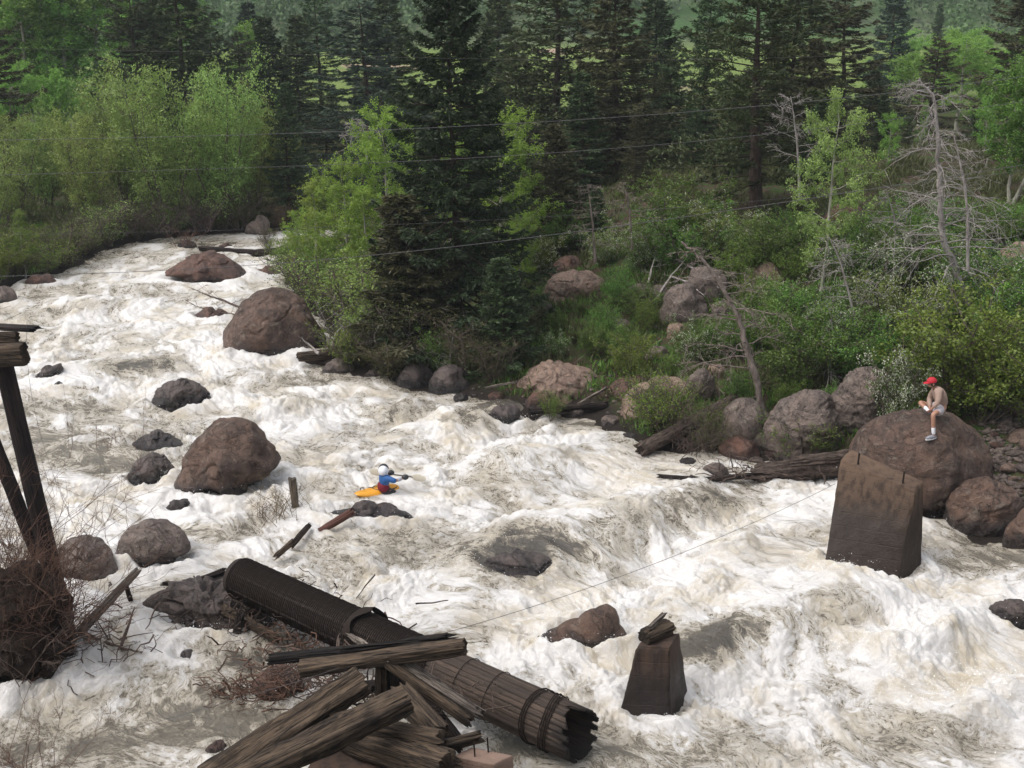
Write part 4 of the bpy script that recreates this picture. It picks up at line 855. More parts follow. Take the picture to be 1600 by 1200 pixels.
def timber(mb, P1, P2, w_, h_, roll=0, seed=0, rnd=.12, wear=.03, jag=.08, round_=False, bend=0.0, taper=1.0):
    a, t_, s_, u_, L = frame(P1, P2, roll); g = np.random.default_rng(seed + 1000)
    n = max(12, int(L / .05)); m = 40
    th = np.arange(m) * 2 * np.pi / m + .001
    if round_: cx, cy = np.cos(th), np.sin(th)
    else:
        e = 5.0; cc, sc = np.cos(th + np.pi / 4 * 0), np.sin(th); r_ = 1 / (np.abs(cc)**e + np.abs(sc)**e) ** (1 / e); cx, cy = cc * r_, sc * r_
    jg = jag * g.normal(size=m); jg = (jg + np.roll(jg, 1)) / 2; jg2 = jag * g.normal(size=m); jg2 = (jg2 + np.roll(jg2, 1)) / 2
    tt = np.linspace(0, 1, n)
    T = tt[:, None] * L + (1 - tt[:, None]) ** 6 * jg[None] + tt[:, None] ** 6 * jg2[None]
    sy = cx[None] * w_ / 2; sz = cy[None] * h_ / 2
    tp = (1 + (taper - 1) * tt)[:, None]
    # weathered checks that run with the grain
    gr = fbm(T * .7, cx[None] * 5 * w_ / .3 + seed, cy[None] * 5 * h_ / .3, 4, seed)
    ck = np.clip(.11 - np.abs(gn(T * .55 + seed, cx[None] * 6 * w_ / .3, cy[None] * 6 * h_ / .3, seed + 7)), 0, 1) * 4.0
    k = 1 + (wear * 2.2 * gr - wear * 2.0 * ck) / (.5 * min(w_, h_)) * .5
    bd = bend * np.sin(np.pi * tt)[:, None]
    V = a + T[..., None] * t_ + (sy * k * tp)[..., None] * s_ + (sz * k * tp + bd)[..., None] * u_
    Gv = np.stack([T + seed * 3.7, sy + 0 * T, sz + 0 * T], -1)
    i = np.arange(n - 1)[:, None] * m; j = np.arange(m)[None]; kk = (j + 1) % m
    Q = np.stack([i + j, i + kk, i + m + kk, i + m + j], -1).reshape(-1, 4)
    mb.gadd(V.reshape(-1, 3), Q, Gv.reshape(-1, 3))
    for e_ in (0, n - 1):       # end grain
        ring = V[e_]; c = ring.mean(0); rr = np.vstack([ring, ring * .5 + c * .5 + t_ * g.normal(size=(m, 1)) * .012, c[None]])
        o = np.arange(m); p = (o + 1) % m
        gg = np.vstack([Gv[e_], Gv[e_] * np.array([1, 2.2, 2.2]), Gv[e_][:1]])
        mb.gadd(rr, np.stack([o, p, m + p, m + o], 1) if e_ else np.stack([p, o, m + o, m + p], 1), gg)
        q = np.stack([m + o, m + p, np.full(m, 2 * m)], 1); s0 = len(rr)
        mb.f.append((q if e_ else q[:, [1, 0, 2]]) + mb.n - s0)
def beam(P1, P2, w_, h_, mat, label, name='timber_beam', cat='beam', group=None, **k):
    mb = GB_(); timber(mb, P1, P2, w_, h_, **k)
    return single(name, mb, M[mat], Vector(tuple(P1)), label=label, cat=cat, group=group)
# ---- wood stave pipe
PA, PB = W(370, 900, 1.15), W(912, 1152, .6)
PR = .485
a, t_, s_, u_, PL = frame(PA, PB)
pipe = empty('stave_pipe', PA, label='long round wood stave pipe, charred and wire wrapped, broken open at its lower end', cat='pipe')
def pipe_shell():
    g = np.random.default_rng(4); ns = 30; per = 6; m = ns * per; n = 150
    th = np.arange(m) * 2 * np.pi / m; st_ = np.arange(m) // per; fr = (np.arange(m) % per) / per
    grv = np.where(fr < .17, -.011, 0) + .006 * g.normal(size=ns)[st_]
    e = .025 * g.normal(size=ns); e[::7] -= .12; e[3::9] -= .08; endo = e[st_] + .006 * g.normal(size=m)
    topcut = np.clip(np.cos(th - 1.9), 0, 1) ** 4 * -.3
    mb = GB_()
    tt = np.linspace(0, 1, n)
    outs = []
    for inner in (0, 1):
        T = tt[:, None] * PL + (tt[:, None] ** 30) * (endo + topcut)[None]
        rr = (PR * (.86 + .14 * tt[:, None]) - (.055 if inner else 0)) + (grv[None] if not inner else 0) * sstep(.0, .05, tt)[:, None]
        rr = rr + .006 * fbm(T * 1.2, np.cos(th)[None] * 9, np.sin(th)[None] * 9, 3, 5)
        rr = rr * (1 - .06 * (1 - sstep(0, .02, tt))[:, None])
        V = a + T[..., None] * t_ + (rr * np.cos(th)[None])[..., None] * s_ + (rr * np.sin(th)[None])[..., None] * u_
        Gv = np.stack([T, rr * 0 + st_[None] * .9, rr * 0 + fr[None] * .1], -1)
        i = np.arange(n - 1)[:, None] * m; j = np.arange(m)[None]; kk = (j + 1) % m
        Q = np.stack([i + j, i + kk, i + m + kk, i + m + j], -1).reshape(-1, 4)
        mb.gadd(V.reshape(-1, 3), Q if not inner else Q[:, ::-1], Gv.reshape(-1, 3)); outs.append(V)
    o = np.arange(m); p = (o + 1) % m; N = n * m
    mb.f.append(np.stack([(n - 1) * m + o, (n - 1) * m + p, N + (n - 1) * m + p, N + (n - 1) * m + o], 1))
    c = outs[0][0].mean(0); mb.gadd(np.vstack([outs[0][0], c[None] - t_ * .12]), np.stack([p, o, np.full(m, m)], 1), np.zeros((m + 1, 3)))
    return mb
t = NT('pipe_staves'); gv = t.attr('gv', 'Vector'); o = t.maps(gv, (1.0, 9, 9)); n = t.noise(o, 1.2, 7, .65, .2); f = t.noise(t.maps(gv, (2.5, 30, 30)), 2.0, 5, .7)
stv = t.noise(t.maps(gv, (.02, 3.1, .01)), 3, 1)
brown = t.mix(t.ramp(n, .35, .65), (.115, .08, .06), (.055, .04, .032)); brown = t.mix(t.ramp(f, .5, .7), brown, (.014, .011, .01)); brown = t.mix(t.ramp(stv, .4, .62, 0, .55), brown, (.03, .024, .02))
burn = t.ramp(t.math('ADD', t.sep(gv)[0], t.math('MULTIPLY_ADD', t.noise(t.pos(), 1.5, 5, .6), 3.0, -1.5)), PL * .57, PL * .66)
ends = t.ramp(t.math('ADD', t.sep(gv)[0], t.math('MULTIPLY_ADD', n, .8, -.4)), PL * .93, PL * 1.0)
col = t.mix(burn, t.mix(n, (.02, .015, .013), (.055, .04, .032)), brown); col = t.mix(ends, col, (.012, .01, .009))
pm = t.done(t.pr(col, .75, t.bump(t.math('ADD', n, f), .03, 1), .3))
part('staves', pipe_shell(), pm, pipe)
def hoop(lo, turns, pitch, rw, rad=PR + .012, seed=0, slack=0):
    g = np.random.default_rng(seed); N = int(turns * 44); k = np.arange(N + 1) / 44
    th = k * 2 * np.pi; T = lo + k * pitch + slack * .05 * np.sin(th * 1.0 + g.uniform(0, 6))
    r_ = rad - PR + PR * (.86 + .14 * T / PL) + .006 * np.sin(k * 1.7) * np.sin(k * .31 + 1) + slack * .01 * g.random(N + 1)
    return a + T[:, None] * t_ + (r_ * np.cos(th))[:, None] * s_ + (r_ * np.sin(th))[:, None] * u_
wireM = plain('rusty_wire', (.022, .016, .013), .9, .15, .0)
mb = MB(); mb.tube(hoop(.12, int((PL * .60) / .05), .05, .0), .0125, 6, val=.5); part('wire_winding', mb, wireM, pipe)
for (lo, tu, sl) in ((PL * .60, 3.2, 1.2), (PL * .625, 2.1, 1.8), (PL * .885, 3.2, 1.5), (PL * .915, 4.2, 2.2)):
    mb = MB(); mb.tube(hoop(lo, tu, .045, 0, PR + .02, int(lo * 9), sl), .012, 5); part('wire_hoop', mb, wireM, pipe)
for lo in (.70, .78): 
    mb = MB(); mb.tube(hoop(PL * lo, 1.0, .1, 0, PR + .012, 3, .5), .008, 4); part('wire_hoop', mb, wireM, pipe)
g = np.random.default_rng(8); mb = MB()   # torn collar over the joint
th = np.linspace(.15, 2.75, 40); ws = np.linspace(0, 1, 8)
V = np.array([[a + t_ * (PL * .395 + wv * (.2 + .08 * math.sin(5 * q))) + (PR + .05 + .05 * wv) * (math.cos(q) * s_ + math.sin(q) * u_) for wv in ws] for q in th]).reshape(-1, 3)
i = np.arange(39)[:, None] * 8 + np.arange(7)[None]; Q = np.stack([i, i + 1, i + 9, i + 8], -1).reshape(-1, 4)
V2 = V - (V - (a + ((V - a) @ t_)[:, None] * t_)) * .05
mb.add(V, Q); mb.add(V2, Q[:, ::-1]); part('collar', mb, wireM, pipe, label='torn dark collar round the pipe joint')
# ---- concrete
def concrete(name, c1, c2, dark, zt):
    t = NT(name); p = t.pos(); z = t.sep(p)
    n = t.noise(p, 2.2, 7, .65); f = t.noise(p, 22, 5, .7); st_ = t.noise(t.maps(p, (5, 5, .35)), 1.5, 5, .6)
    col = t.mix(n, c1, c2); col = t.mix(t.ramp(st_, .42, .68, 0, .75), col, dark)
    col = t.mix(t.ramp(t.math('ADD', z[2], t.math('MULTIPLY_ADD', n, 1.0, -.5)), zt + .15, zt + .8, 0, .5), col, tuple(min(1, 1.5 * v) for v in c1))
    wt = t.ramp(t.math('ADD', z[2], t.math('MULTIPLY_ADD', n, 1.0, -.5)), zt - .75, zt + .1, 1, 0)
    col = t.mix(t.math('MULTIPLY', wt, .85), col, dark)
    col = t.mix(t.ramp(f, .66, .74, 0, .5), col, (.2, .16, .12))
    bd = t.math('ABSOLUTE', t.math('SUBTRACT', t.math('FRACT', t.math('MULTIPLY', z[2], 3.6)), .5)); brd = t.ramp(bd, 0, .05)
    h = t.math('ADD', t.math('MULTIPLY', f, .4), t.math('ADD', n, t.math('MULTIPLY', brd, .12)))
    return t.done(t.pr(col, t.ramp(wt, 0, 1, .85, .5), t.bump(h, .045, 1), .3))
M['conc_big'] = concrete('old_board_marked_concrete', (.12, .078, .052), (.07, .046, .033), (.022, .015, .012), 1.75)
M['conc_small'] = concrete('rust_stained_concrete', (.085, .05, .034), (.045, .032, .026), (.02, .016, .015), 1.05)
M['conc_block'] = concrete('pinkish_concrete', (.2, .135, .105), (.14, .098, .078), (.06, .045, .036), -.3)
def frustum(bot, top, seed, nsub=26, amp=.02, chip=.0):
    b = bmesh.new(); vs = [b.verts.new(tuple(v)) for v in bot] + [b.verts.new(tuple(v)) for v in top]
    b.faces.new(vs[4:8]); b.faces.new(vs[3::-1])
    for k in range(4): b.faces.new((vs[k], vs[(k + 1) % 4], vs[4 + (k + 1) % 4], vs[4 + k]))
    bmesh.ops.subdivide_edges(b, edges=b.edges[:], cuts=nsub, use_grid_fill=True)
    bmesh.ops.recalc_face_normals(b, faces=b.faces[:])
    b.verts.ensure_lookup_table(); b.normal_update()
    V = np.array([v.co[:] for v in b.verts]); N = np.array([v.normal[:] for v in b.verts])
    edge = np.array([max([e.calc_face_angle(0) for e in v.link_edges] + [0]) > .5 for v in b.verts])
    n_ = fbm(V[:, 0] * 3, V[:, 1] * 3, V[:, 2] * 3, 4, seed); bite = np.clip(gn(V[:, 0] * 4, V[:, 1] * 4, V[:, 2] * 4, seed + 3), 0, 1)
    V = V + N * (amp * n_ - edge * (.018 + chip * bite))[:, None]
    mb = MB(); mb.add(V, [[v.index for v in f.verts] for f in b.faces]); b.free(); return mb
def down(p, z): return Vector((p.x, p.y, z))
# big pier (A left, B nearest corner, C right, D far hidden)
A0, B0, C0 = W(1286, 893, 0), W(1402, 906, 0), W(1453, 899, 0)
C0 = B0 + (C0 - B0).normalized() * .02 + Vector((.72, .62, 0)); D0 = A0 + (C0 - B0)
A1, B1, C1 = D(1313, 718, 29.7), D(1430, 769, 28.55), D(1444, 752, 28.95); D1 = A1 + (C1 - B1)
def below(p, q, z=-.9):  # continue edge q->p down to z
    p, q = Vector(p), Vector(q); k = (z - p.z) / (p.z - q.z); return p + (p - q) * k
bt = [below(p, q) for p, q in ((A0, A1), (B0, B1), (C0, C1), (D0, D1))]
pier = empty('concrete_pier', Vector((B0.x, B0.y, 0)), label='big tapered dark concrete pier in the rapids below the seated man', cat='bridge pier', group='old concrete piers in the river')
part('pier_block', frustum(bt, [A1, B1, C1, D1], 5, 34, .022, .05), M['conc_big'], pier, smooth=True)
for (px, py, hh, Yp) in ((1341, 722, .22, 29.55), (1411, 752, .24, 28.85)):
    p = D(px, py, Yp); mb = MB(); mb.tube([p - Vector((0, 0, .15)), p, p + Vector((.01, 0, hh))], .022, 8); part('anchor_bolt', mb, wireM, pier)
WROCKS.append(((A0.x + C0.x) / 2, (A0.y + C0.y) / 2, 1.1, .9))
a1, b1, c1 = D(994, 1011, 22.62), D(1047, 1011, 22.55), D(1062, 990, 23.15); d1 = a1 + (c1 - b1)
a0, b0, c0 = W(968, 1112, 0), W(1046, 1114, 0), W(1075, 1084, 0); d0 = a0 + (c0 - b0)
bt = [below(p, q) for p, q in ((a0, a1), (b0, b1), (c0, c1), (d0, d1))]
pier2 = empty('concrete_pier', Vector((b0.x, b0.y, 0)), label='small square tapered pier with splintered timber stub on top, bottom centre right', cat='bridge pier', group='old concrete piers in the river')
part('pier_block', frustum(bt, [a1, b1, c1, d1], 8, 30, .02, .09), M['conc_small'], pier2)
WROCKS.append(((a0.x + c0.x) / 2, (a0.y + c0.y) / 2, .6, .6))
zt = a1.z
q1, q2 = D(1008, 1003, 22.75), D(1046, 978, 23.2)
beam(Vector((q1.x, q1.y, zt + .13)) - Vector((.02, 0, 0)), Vector((q2.x, q2.y, zt + .13)), .3, .24, 'oldwood', 'splintered timber stub bolted on top of the small pier', 'timber_stub', 'timber', seed=3, jag=.015, wear=.03)
p = D(1030, 975, 23.0); beam(Vector((p.x - .2, p.y - .2, zt + .30)), Vector((p.x + .12, p.y + .22, zt + .36)), .08, .07, 'greywood', 'broken grey splinter of wood on the timber stub of the small pier', 'wood_splinter', 'timber', seed=4, jag=.03, wear=.04)
# block with two pins at the bottom edge
zk = 1.62; kb = [W(703, 1181, zk), W(787, 1193, zk), W(803, 1178, zk), W(748, 1163, zk)]
kb[3] = kb[0] + (kb[2] - kb[1]); kb[0] = W(704, 1182, zk); kb[1] = W(772, 1196, zk); kb[2] = W(803, 1180, zk); kb[3] = kb[0] + (kb[2] - kb[1])
blk = empty('concrete_block', Vector((kb[0].x, kb[0].y, 0)), label='pinkish concrete block with two upright pins at the bottom edge', cat='bridge pier', group='old concrete piers in the river')
part('pier_block', frustum([down(v, -1) for v in kb], kb, 12, 22, .01, .02), M['conc_block'], blk)
for (px, py) in ((742, 1182), (763, 1175)):
    p = W(px, py, zk); mb = MB(); mb.tube([p - Vector((0, 0, .1)), p, p + Vector((-.015, 0, .26))], .013, 8); part('steel_pin', mb, wireM, blk)
kk_ = [W(440, 1235, 1.2), W(700, 1215, 1.2), W(690, 1150, 1.2), W(520, 1155, 1.2)]  # dark block added to stand for the deep shadow beneath the beams
dk = empty('concrete_pier', Vector((kk_[0].x, kk_[0].y, 0)), label='broad dark block added for the shadow under the heap of beams at the bottom edge', cat='bridge pier', group='old concrete piers in the river')
part('pier_block', frustum([down(v, -1) for v in kk_], kk_, 14, 22, .03, .05), M['conc_small'], dk)
WROCKS.append((W(600, 1180, 0).x, W(600, 1180, 0).y, 1.4, .9))
GBm = 'weathered beams of the collapsed trestle'
beam(W(322, 1222, 1.1), W(566, 1062, 2.25), .46, .36, 'oldwood', 'thick cracked beam slanting up from the lower left of the heap', group=GBm, seed=1, wear=.05, jag=.03, roll=.5)
beam(W(345, 1236, 1.9), W(636, 1092, 2.5), .42, .36, 'oldwood', 'thick weathered beam lying across the front of the heap, split end up right', group=GBm, seed=2, wear=.05, jag=.04, roll=.25)
beam(W(628, 1085, 1.95), W(688, 1150, 1.8), .36, .38, 'oldwood', 'short pale beam leaning down toward the concrete block', group=GBm, seed=5, wear=.03, roll=.2, jag=.06)
beam(W(500, 1120, 1.72), W(690, 1158, 1.95), .34, .34, 'oldwood', 'round log end with cut face pointing to the concrete block', 'log', 'log', group=GBm, seed=6, round_=True, wear=.03)
beam(W(545, 1150, 1.45), W(700, 1200, 1.75), .42, .5, 'oldwood', 'lowest big beam of the heap, under the round log', group=GBm, seed=7, wear=.03, roll=.1)
beam(W(470, 1046, 2.05), W(728, 1010, 2.6), .25, .24, 'oldwood', 'long beam lying over the pipe, cut end pointing right', group=GBm, seed=8, jag=.02, wear=.03, roll=.3)
beam(W(422, 1030, 2.1), W(560, 1017, 2.3), .16, .16, 'char', 'charred timber lying along the left end of the long beam', group=GBm, seed=9, wear=.03)
beam(W(545, 1014, 2.4), W(700, 997, 2.62), .10, .10, 'char', 'charred splintered strip on top of the long beam', group=GBm, seed=10, wear=.05, jag=.2)
beam(W(546, 992, 1.9), W(606, 1030, 2.35), .07, .07, 'greywood', 'thin grey stick poking up left over the long beam', 'stick', 'stick', seed=11, taper=1.3)
beam(W(606, 1036, 2.25), W(735, 1128, 1.45), .15, .16, 'oldwood', 'narrow squared timber running down right, nearer of a pair', group=GBm, seed=12, wear=.02, roll=.2)
beam(W(628, 1034, 2.2), W(748, 1114, 1.55), .19, .12, 'greywood', 'grey plank with bolt holes running down right, farther of a pair', group=GBm, seed=13, wear=.02, roll=.3)
beam(W(597, 1040, 2.0), W(598, 1100, 1.2), .19, .15, 'oldwood', 'short upright post left under the long beam', 'post', 'post', group=GBm, seed=14)
beam(W(618, 1040, 2.0), W(620, 1100, 1.2), .22, .15, 'darkwood', 'short upright post right under the long beam', 'post', 'post', group=GBm, seed=15)
beam(W(690, 1166, 1.8), W(747, 1150, 1.75), .16, .16, 'deadlog' if 'deadlog' in M else 'oldwood', 'small twisted log lying behind the concrete block', 'log', 'log', seed=16, round_=True, wear=.05, jag=.1)
beam(W(560, 1105, 1.9), W(690, 1122, 1.3), .12, .12, 'darkwood', 'dark timber end sticking out behind the pale short beam', group=GBm, seed=17)
beam(W(650, 1075, 1.2), W(720, 1165, .5), .2, .2, 'darkwood', 'dark soaked beam sloping into the water under the grey plank', group=GBm, seed=18)
beam(W(505, 1080, 1.3), W(640, 1068, 1.4), .2, .2, 'darkwood', 'dark beam deep inside the heap behind the slanting ones', group=GBm, seed=19)
# ---- trestle post at the left edge
YP = 25.4
pst = empty('trestle_post', Vector(D(95, 975, YP)), label='tall leaning dark trestle post at the left edge with brace and cap', cat='post')
def tp(name, P1, P2, w_, h_, mat, parent, **k):
    mb = GB_(); timber(mb, P1, P2, w_, h_, **k); return part(name, mb, M[mat], parent, label=k.get('label'))
tp('pole', D(104, 990, YP), D(4, 560, YP), .40, .40, 'postwood', pst, seed=20, round_=True, taper=.88, wear=.01)
tp('brace', D(60, 870, YP + .25), D(-30, 640, YP + .35), .24, .22, 'postwood', pst, seed=21, wear=.01)
tp('cap_beam', D(-120, 560, YP - .25), D(39, 553, YP - .3), .34, .42, 'oldwood', pst, seed=22, wear=.02, jag=.03)
tp('cap_block', D(-90, 531, YP), D(28, 530, YP), .26, .28, 'oldwood', pst, seed=23, wear=.02, jag=.03)
beam(D(-140, 503, YP + .3), D(55, 514, YP + .1), .30, .09, 'darkwood', 'loose plank jutting right above the capped trestle post', 'plank', 'plank', seed=24, wear=.01)
mb = GB_(); timber(mb, D(70, 955, YP - .2), D(112, 1010, YP - .5), .5, .4, seed=25)
# mound at the foot of the post
def mound():
    rock([(-60, 1070), (-60, 905), (0, 880), (60, 876), (95, 920), (105, 960), (126, 1000), (122, 1030), (60, 1046), (0, 1060)], 'soil', 'dark earthen stump of bank under the trestle post, tangled with roots', 'mound', thick=.9, seed=110, amp=.09, planes=18, zb=0.05, fwd=.35, name='earth_mound')
t = NT('dark_soil'); p = t.pos(); n = t.noise(p, 6, 8, .75); M['soil'] = t.done(t.pr(t.mix(t.ramp(n, .3, .7), (.018, .014, .012), (.065, .042, .03)), .9, t.bump(n, .25, 1), .2))
mound()
# ---- driftwood
GD = 'driftwood caught in the rapids'
def log(P1, P2, d, mat, label, name='driftwood_log', cat='log', group=GD, **k):
    k.setdefault('round_', True); k.setdefault('jag', .08); return beam(P1, P2, d, d, mat, label, name, cat, group, **k)
log(W(122, 990, .35), W(214, 893, 1.1), .21, 'greywood', 'silver grey log leaning up right from the mound', seed=30, wear=.02, taper=.75)
log(W(196, 910, .85), W(207, 948, .1), .11, 'darkwood', 'short bent black stub under the leaning grey log', seed=31)
log(W(221, 990, .12), W(251, 1001, .08), .1, 'darkwood', 'short dark log floating right of the forked branch', seed=32)
log(W(298, 985, .25), W(336, 1000, .05), .2, 'darkwood', 'stubby dark log end below the wet rock ledge', seed=33)
log(W(335, 944, .75), W(432, 998, .35), .17, 'oldwood', 'straight squared timber sloping down right below the ledge', seed=34, round_=False)
log(W(368, 1008, .1), W(375, 960, .8), .17, 'darkwood', 'dark upright plank end under the sloping squared timber', seed=35, round_=False)
log(W(255, 912, .85), W(300, 913, .8), .1, 'darkwood', 'thin dark log lying on top of the wet ledge', seed=36)
log(W(310, 907, .9), W(348, 893, 1.0), .13, 'darkwood', 'dark log under the very end of the pipe', seed=37)
log(W(456, 748, .95), W(464, 812, -.3), .17, 'greywood', 'grey square post standing upright in the rapids with dry brush', 'stake', 'post', None, seed=38, round_=False, jag=.05)
log(W(496, 832, .12), W(549, 800, .55), .17, 'rustwood' if 'rustwood' in M else 'oldwood', 'reddish brown log lying on the double humped rock', seed=39)
log(W(433, 868, .15), W(458, 846, .4), .12, 'oldwood', 'thin log poking from the foam left of a fall', seed=40)
log(W(455, 852, .1), W(482, 822, .3), .12, 'darkwood', 'second thin dark log above the foam', seed=41)
log(W(312, 388, .1), W(400, 394, .1), .2, 'darkwood', 'long dark plank afloat far upstream', 'plank', 'plank', seed=42, round_=False)
log(W(395, 396, .08), W(440, 392, .1), .35, 'darkwood', 'dark drowned log end at the tiny far bar', seed=43)
log(W(466, 558, .35), W(536, 552, .4), .3, 'oldwood', 'weathered plank lying right of the huge rounded boulder', 'plank', 'plank', seed=44, round_=False)
log(W(462, 560, .1), W(520, 568, .1), .25, 'darkwood', 'dark soaked log under the weathered plank', seed=45)
log(W(1000, 704, .15), W(1152, 622, 1.25), .44, 'oldbark', 'thick fallen trunk with dark bark sloping into the river', 'fallen_tree', 'fallen trunk', None, seed=46, wear=.04, taper=.8)
log(W(1180, 742, .2), W(1335, 722, .55), .52, 'oldbark', 'big dark driftwood root wad along the waterline left of the pier', 'driftwood_root', 'log', None, seed=47, wear=.09, taper=1.35, jag=.2)
log(W(1235, 722, .6), W(1330, 712, .8), .3, 'oldbark', 'rough dark log resting on the root wad', seed=48, wear=.06)
log(W(1030, 744, .15), W(1105, 750, .1), .09, 'darkwood', 'thin black stick sticking out over the foam', seed=49)
log(W(1080, 752, .05), W(1235, 737, .3), .16, 'darkwood', 'long floating snag pointing at the big root wad', seed=50, taper=.8)
log(W(828, 643, .15), W(948, 632, .25), .2, 'darkwood', 'slim dark log afloat under the flat reddish rock', seed=51)
log(W(905, 630, .4), W(948, 606, .7), .06, 'greywood', 'thin pale pole leaning on the dark slab', 'stick', 'stick', seed=52)
log(W(1255, 712, .3), W(1252, 684, 1.0), .05, 'greywood', 'curved pale stick standing beside the dark grey boulder', 'stick', 'stick', seed=53)
log(W(760, 606, .5), W(805, 597, .7), .09, 'greywood', 'pale stick on the shore right of the mossy boulder', 'stick', 'stick', seed=54)
log(G(1060, 660) + Vector((0, 0, .15)), G(1000, 612) + Vector((0, 0, .2)), .12, 'oldbark', 'short log behind the yellow green bush', seed=55)
# ---- bare branches
def bare(paths, nbr, Ls, seed, mat='dead', rise=.0, droop=.4, r0=.05, sub=8, subL=.35, zrange=(0.1, 1), flat=.5, fine=3, tw=.004):
    """trunk tubes along given world paths with curved side branches and fine twigs"""
    g = np.random.default_rng(seed); mb = MB()
    for P, rr in paths:
        P = np.array([tuple(p) for p in P]); n = len(P); u = np.linspace(0, 1, n); uf = np.linspace(0, 1, n * 4)
        Pf = np.stack([np.interp(uf, u, P[:, k]) for k in range(3)], 1); Pf[1:-1] = (Pf[:-2] + Pf[1:-1] * 2 + Pf[2:]) / 4
        Pf += g.normal(size=Pf.shape) * rr * .12
        mb.tube(Pf, np.linspace(rr, rr * .18, len(uf)), 8, rough=.35, seed=seed)
        for b in range(int(nbr)):
            f = zrange[0] + (zrange[1] - zrange[0]) * (b + g.random()) / nbr
            p = np.array([np.interp(f, uf, Pf[:, k]) for k in range(3)]); az = g.uniform(0, 6.28)
            hd = np.array([math.cos(az), math.sin(az) * flat + 0, 0]); hd /= np.linalg.norm(hd)
            L = Ls * (1 - .8 * f) * g.uniform(.45, 1.2); v = np.linspace(0, 1, 8)
            C = p + np.outer(v * L, hd); C[:, 2] += L * (rise * v - droop * v**2 * g.uniform(.2, 1.3) + .15 * v**4)
            C += np.cumsum(g.normal(size=C.shape) * .018 * L, axis=0)
            br = max(.008, rr * .26 * (1 - .6 * f)); mb.tube(C, np.linspace(br, .003, 8), 4, False)
            for j in range(sub):
                s0 = g.uniform(.2, 1); q = np.array([np.interp(s0, v, C[:, k]) for k in range(3)])
                d = hd * .7 + g.normal(size=3) * .65 + np.array([0, 0, rise * .3 - droop * .5]); d /= np.linalg.norm(d); l = L * subL * g.uniform(.5, 1.2)
                w_ = np.linspace(0, 1, 4)[:, None]; K = q + d * l * w_ + np.array([0, 0, -droop * .3 * l]) * w_**2 + g.normal(size=(4, 3)) * .02 * l
                mb.tube(K, np.linspace(tw * 1.5, tw * .6, 4), 3, False)
                for h_ in range(fine):
                    q2 = K[g.integers(1, 4)]; d2 = d + g.normal(size=3) * .6; d2 /= np.linalg.norm(d2)
                    mb.tube([q2, q2 + d2 * l * .45], [tw, tw * .5], 3, False)
    return mb
GDT = 'dead bare trees on the right bank'
def deadtree(pxs, rr, label, seed, by=None, Y=None, group=GDT, name='dead_tree', cat='dead tree', mat='dead', **k):
    if Y is None: b = G(*pxs[0]); Y = b.y
    P = [D(a_, b_, Y) for a_, b_ in pxs]; P[0] = P[0] - Vector((0, 0, .25))
    return single(name, bare([(P, rr)], k.pop('nbr', 30), k.pop('Ls', 2), seed, **k), M[mat], P[0], label=label, cat=cat, group=group)
deadtree([(1537, 528), (1516, 480), (1492, 420), (1472, 365), (1468, 310), (1466, 250), (1465, 200), (1458, 152), (1436, 122)], .13, 'tall silver grey dead tree with a kinked leaning base, the biggest bare one', 201, nbr=54, Ls=3.1, sub=12, rise=.25, droop=.75, zrange=(.22, 1), flat=.7, fine=2, tw=.0048)
deadtree([(1513, 410), (1512, 340), (1508, 290), (1496, 235), (1488, 205)], .06, 'thinner dead tree standing right beside the tallest silver one', 202, Y=38.6, nbr=20, Ls=2.4, sub=7, rise=.15, droop=.5, fine=2, tw=.006)
deadtree([(1196, 662), (1186, 610), (1168, 550), (1156, 500), (1130, 450), (1100, 408), (1066, 378)], .125, 'leaning half dead tree with brown trunk right above the fallen trunk', 203, mat='deadmid', nbr=30, Ls=2.4, sub=9, rise=.25, droop=.5, zrange=(.25, 1), tw=.007)
deadtree([(930, 400), (926, 350), (920, 300), (918, 288)], .05, 'small slim bare tree against the dark forest left of the flowering bushes', 204, Y=47, mat='deadmid', nbr=26, Ls=1.3, sub=6, droop=.2, tw=.006)
deadtree([(988, 380), (984, 330), (978, 300), (970, 285)], .05, 'second small bare tree just right of the slim one', 205, Y=47, mat='deadmid', nbr=22, Ls=1.2, sub=6, droop=.2, tw=.006)
deadtree([(574, 250), (570, 215), (566, 195), (555, 185)], .05, 'white dead snag top beside the tall yellow green aspen', 206, Y=58, nbr=18, Ls=1.7, sub=7, droop=.5, group=None, tw=.007, zrange=(.3, 1))
deadtree([(1345, 560), (1338, 510), (1325, 450), (1310, 400), (1295, 370)], .06, 'thin grey dead tree with tangled twigs right of the cottonwood trunk', 207, nbr=32, Ls=2.0, sub=9, droop=.6, rise=.15, tw=.006)
deadtree([(1300, 600), (1298, 560), (1302, 520), (1296, 480)], .04, 'small dead stem hanging with fine twigs in the green bushes', 208, nbr=20, Ls=1.2, sub=8, droop=.8, tw=.005)
deadtree([(1250, 300), (1247, 240), (1240, 180), (1236, 150)], .05, 'bare grey top poking out above the cottonwood', 209, Y=46, nbr=20, Ls=1.6, sub=8, droop=.2, rise=.4, zrange=(.3, 1), tw=.006)
deadtree([(1400, 380), (1398, 340), (1385, 300)], .05, 'small grey dead tree left of the tallest silver one', 210, Y=44, nbr=20, Ls=1.5, sub=8, droop=.4, tw=.006)
GW2 = 'white fallen branches on the slope boulders'
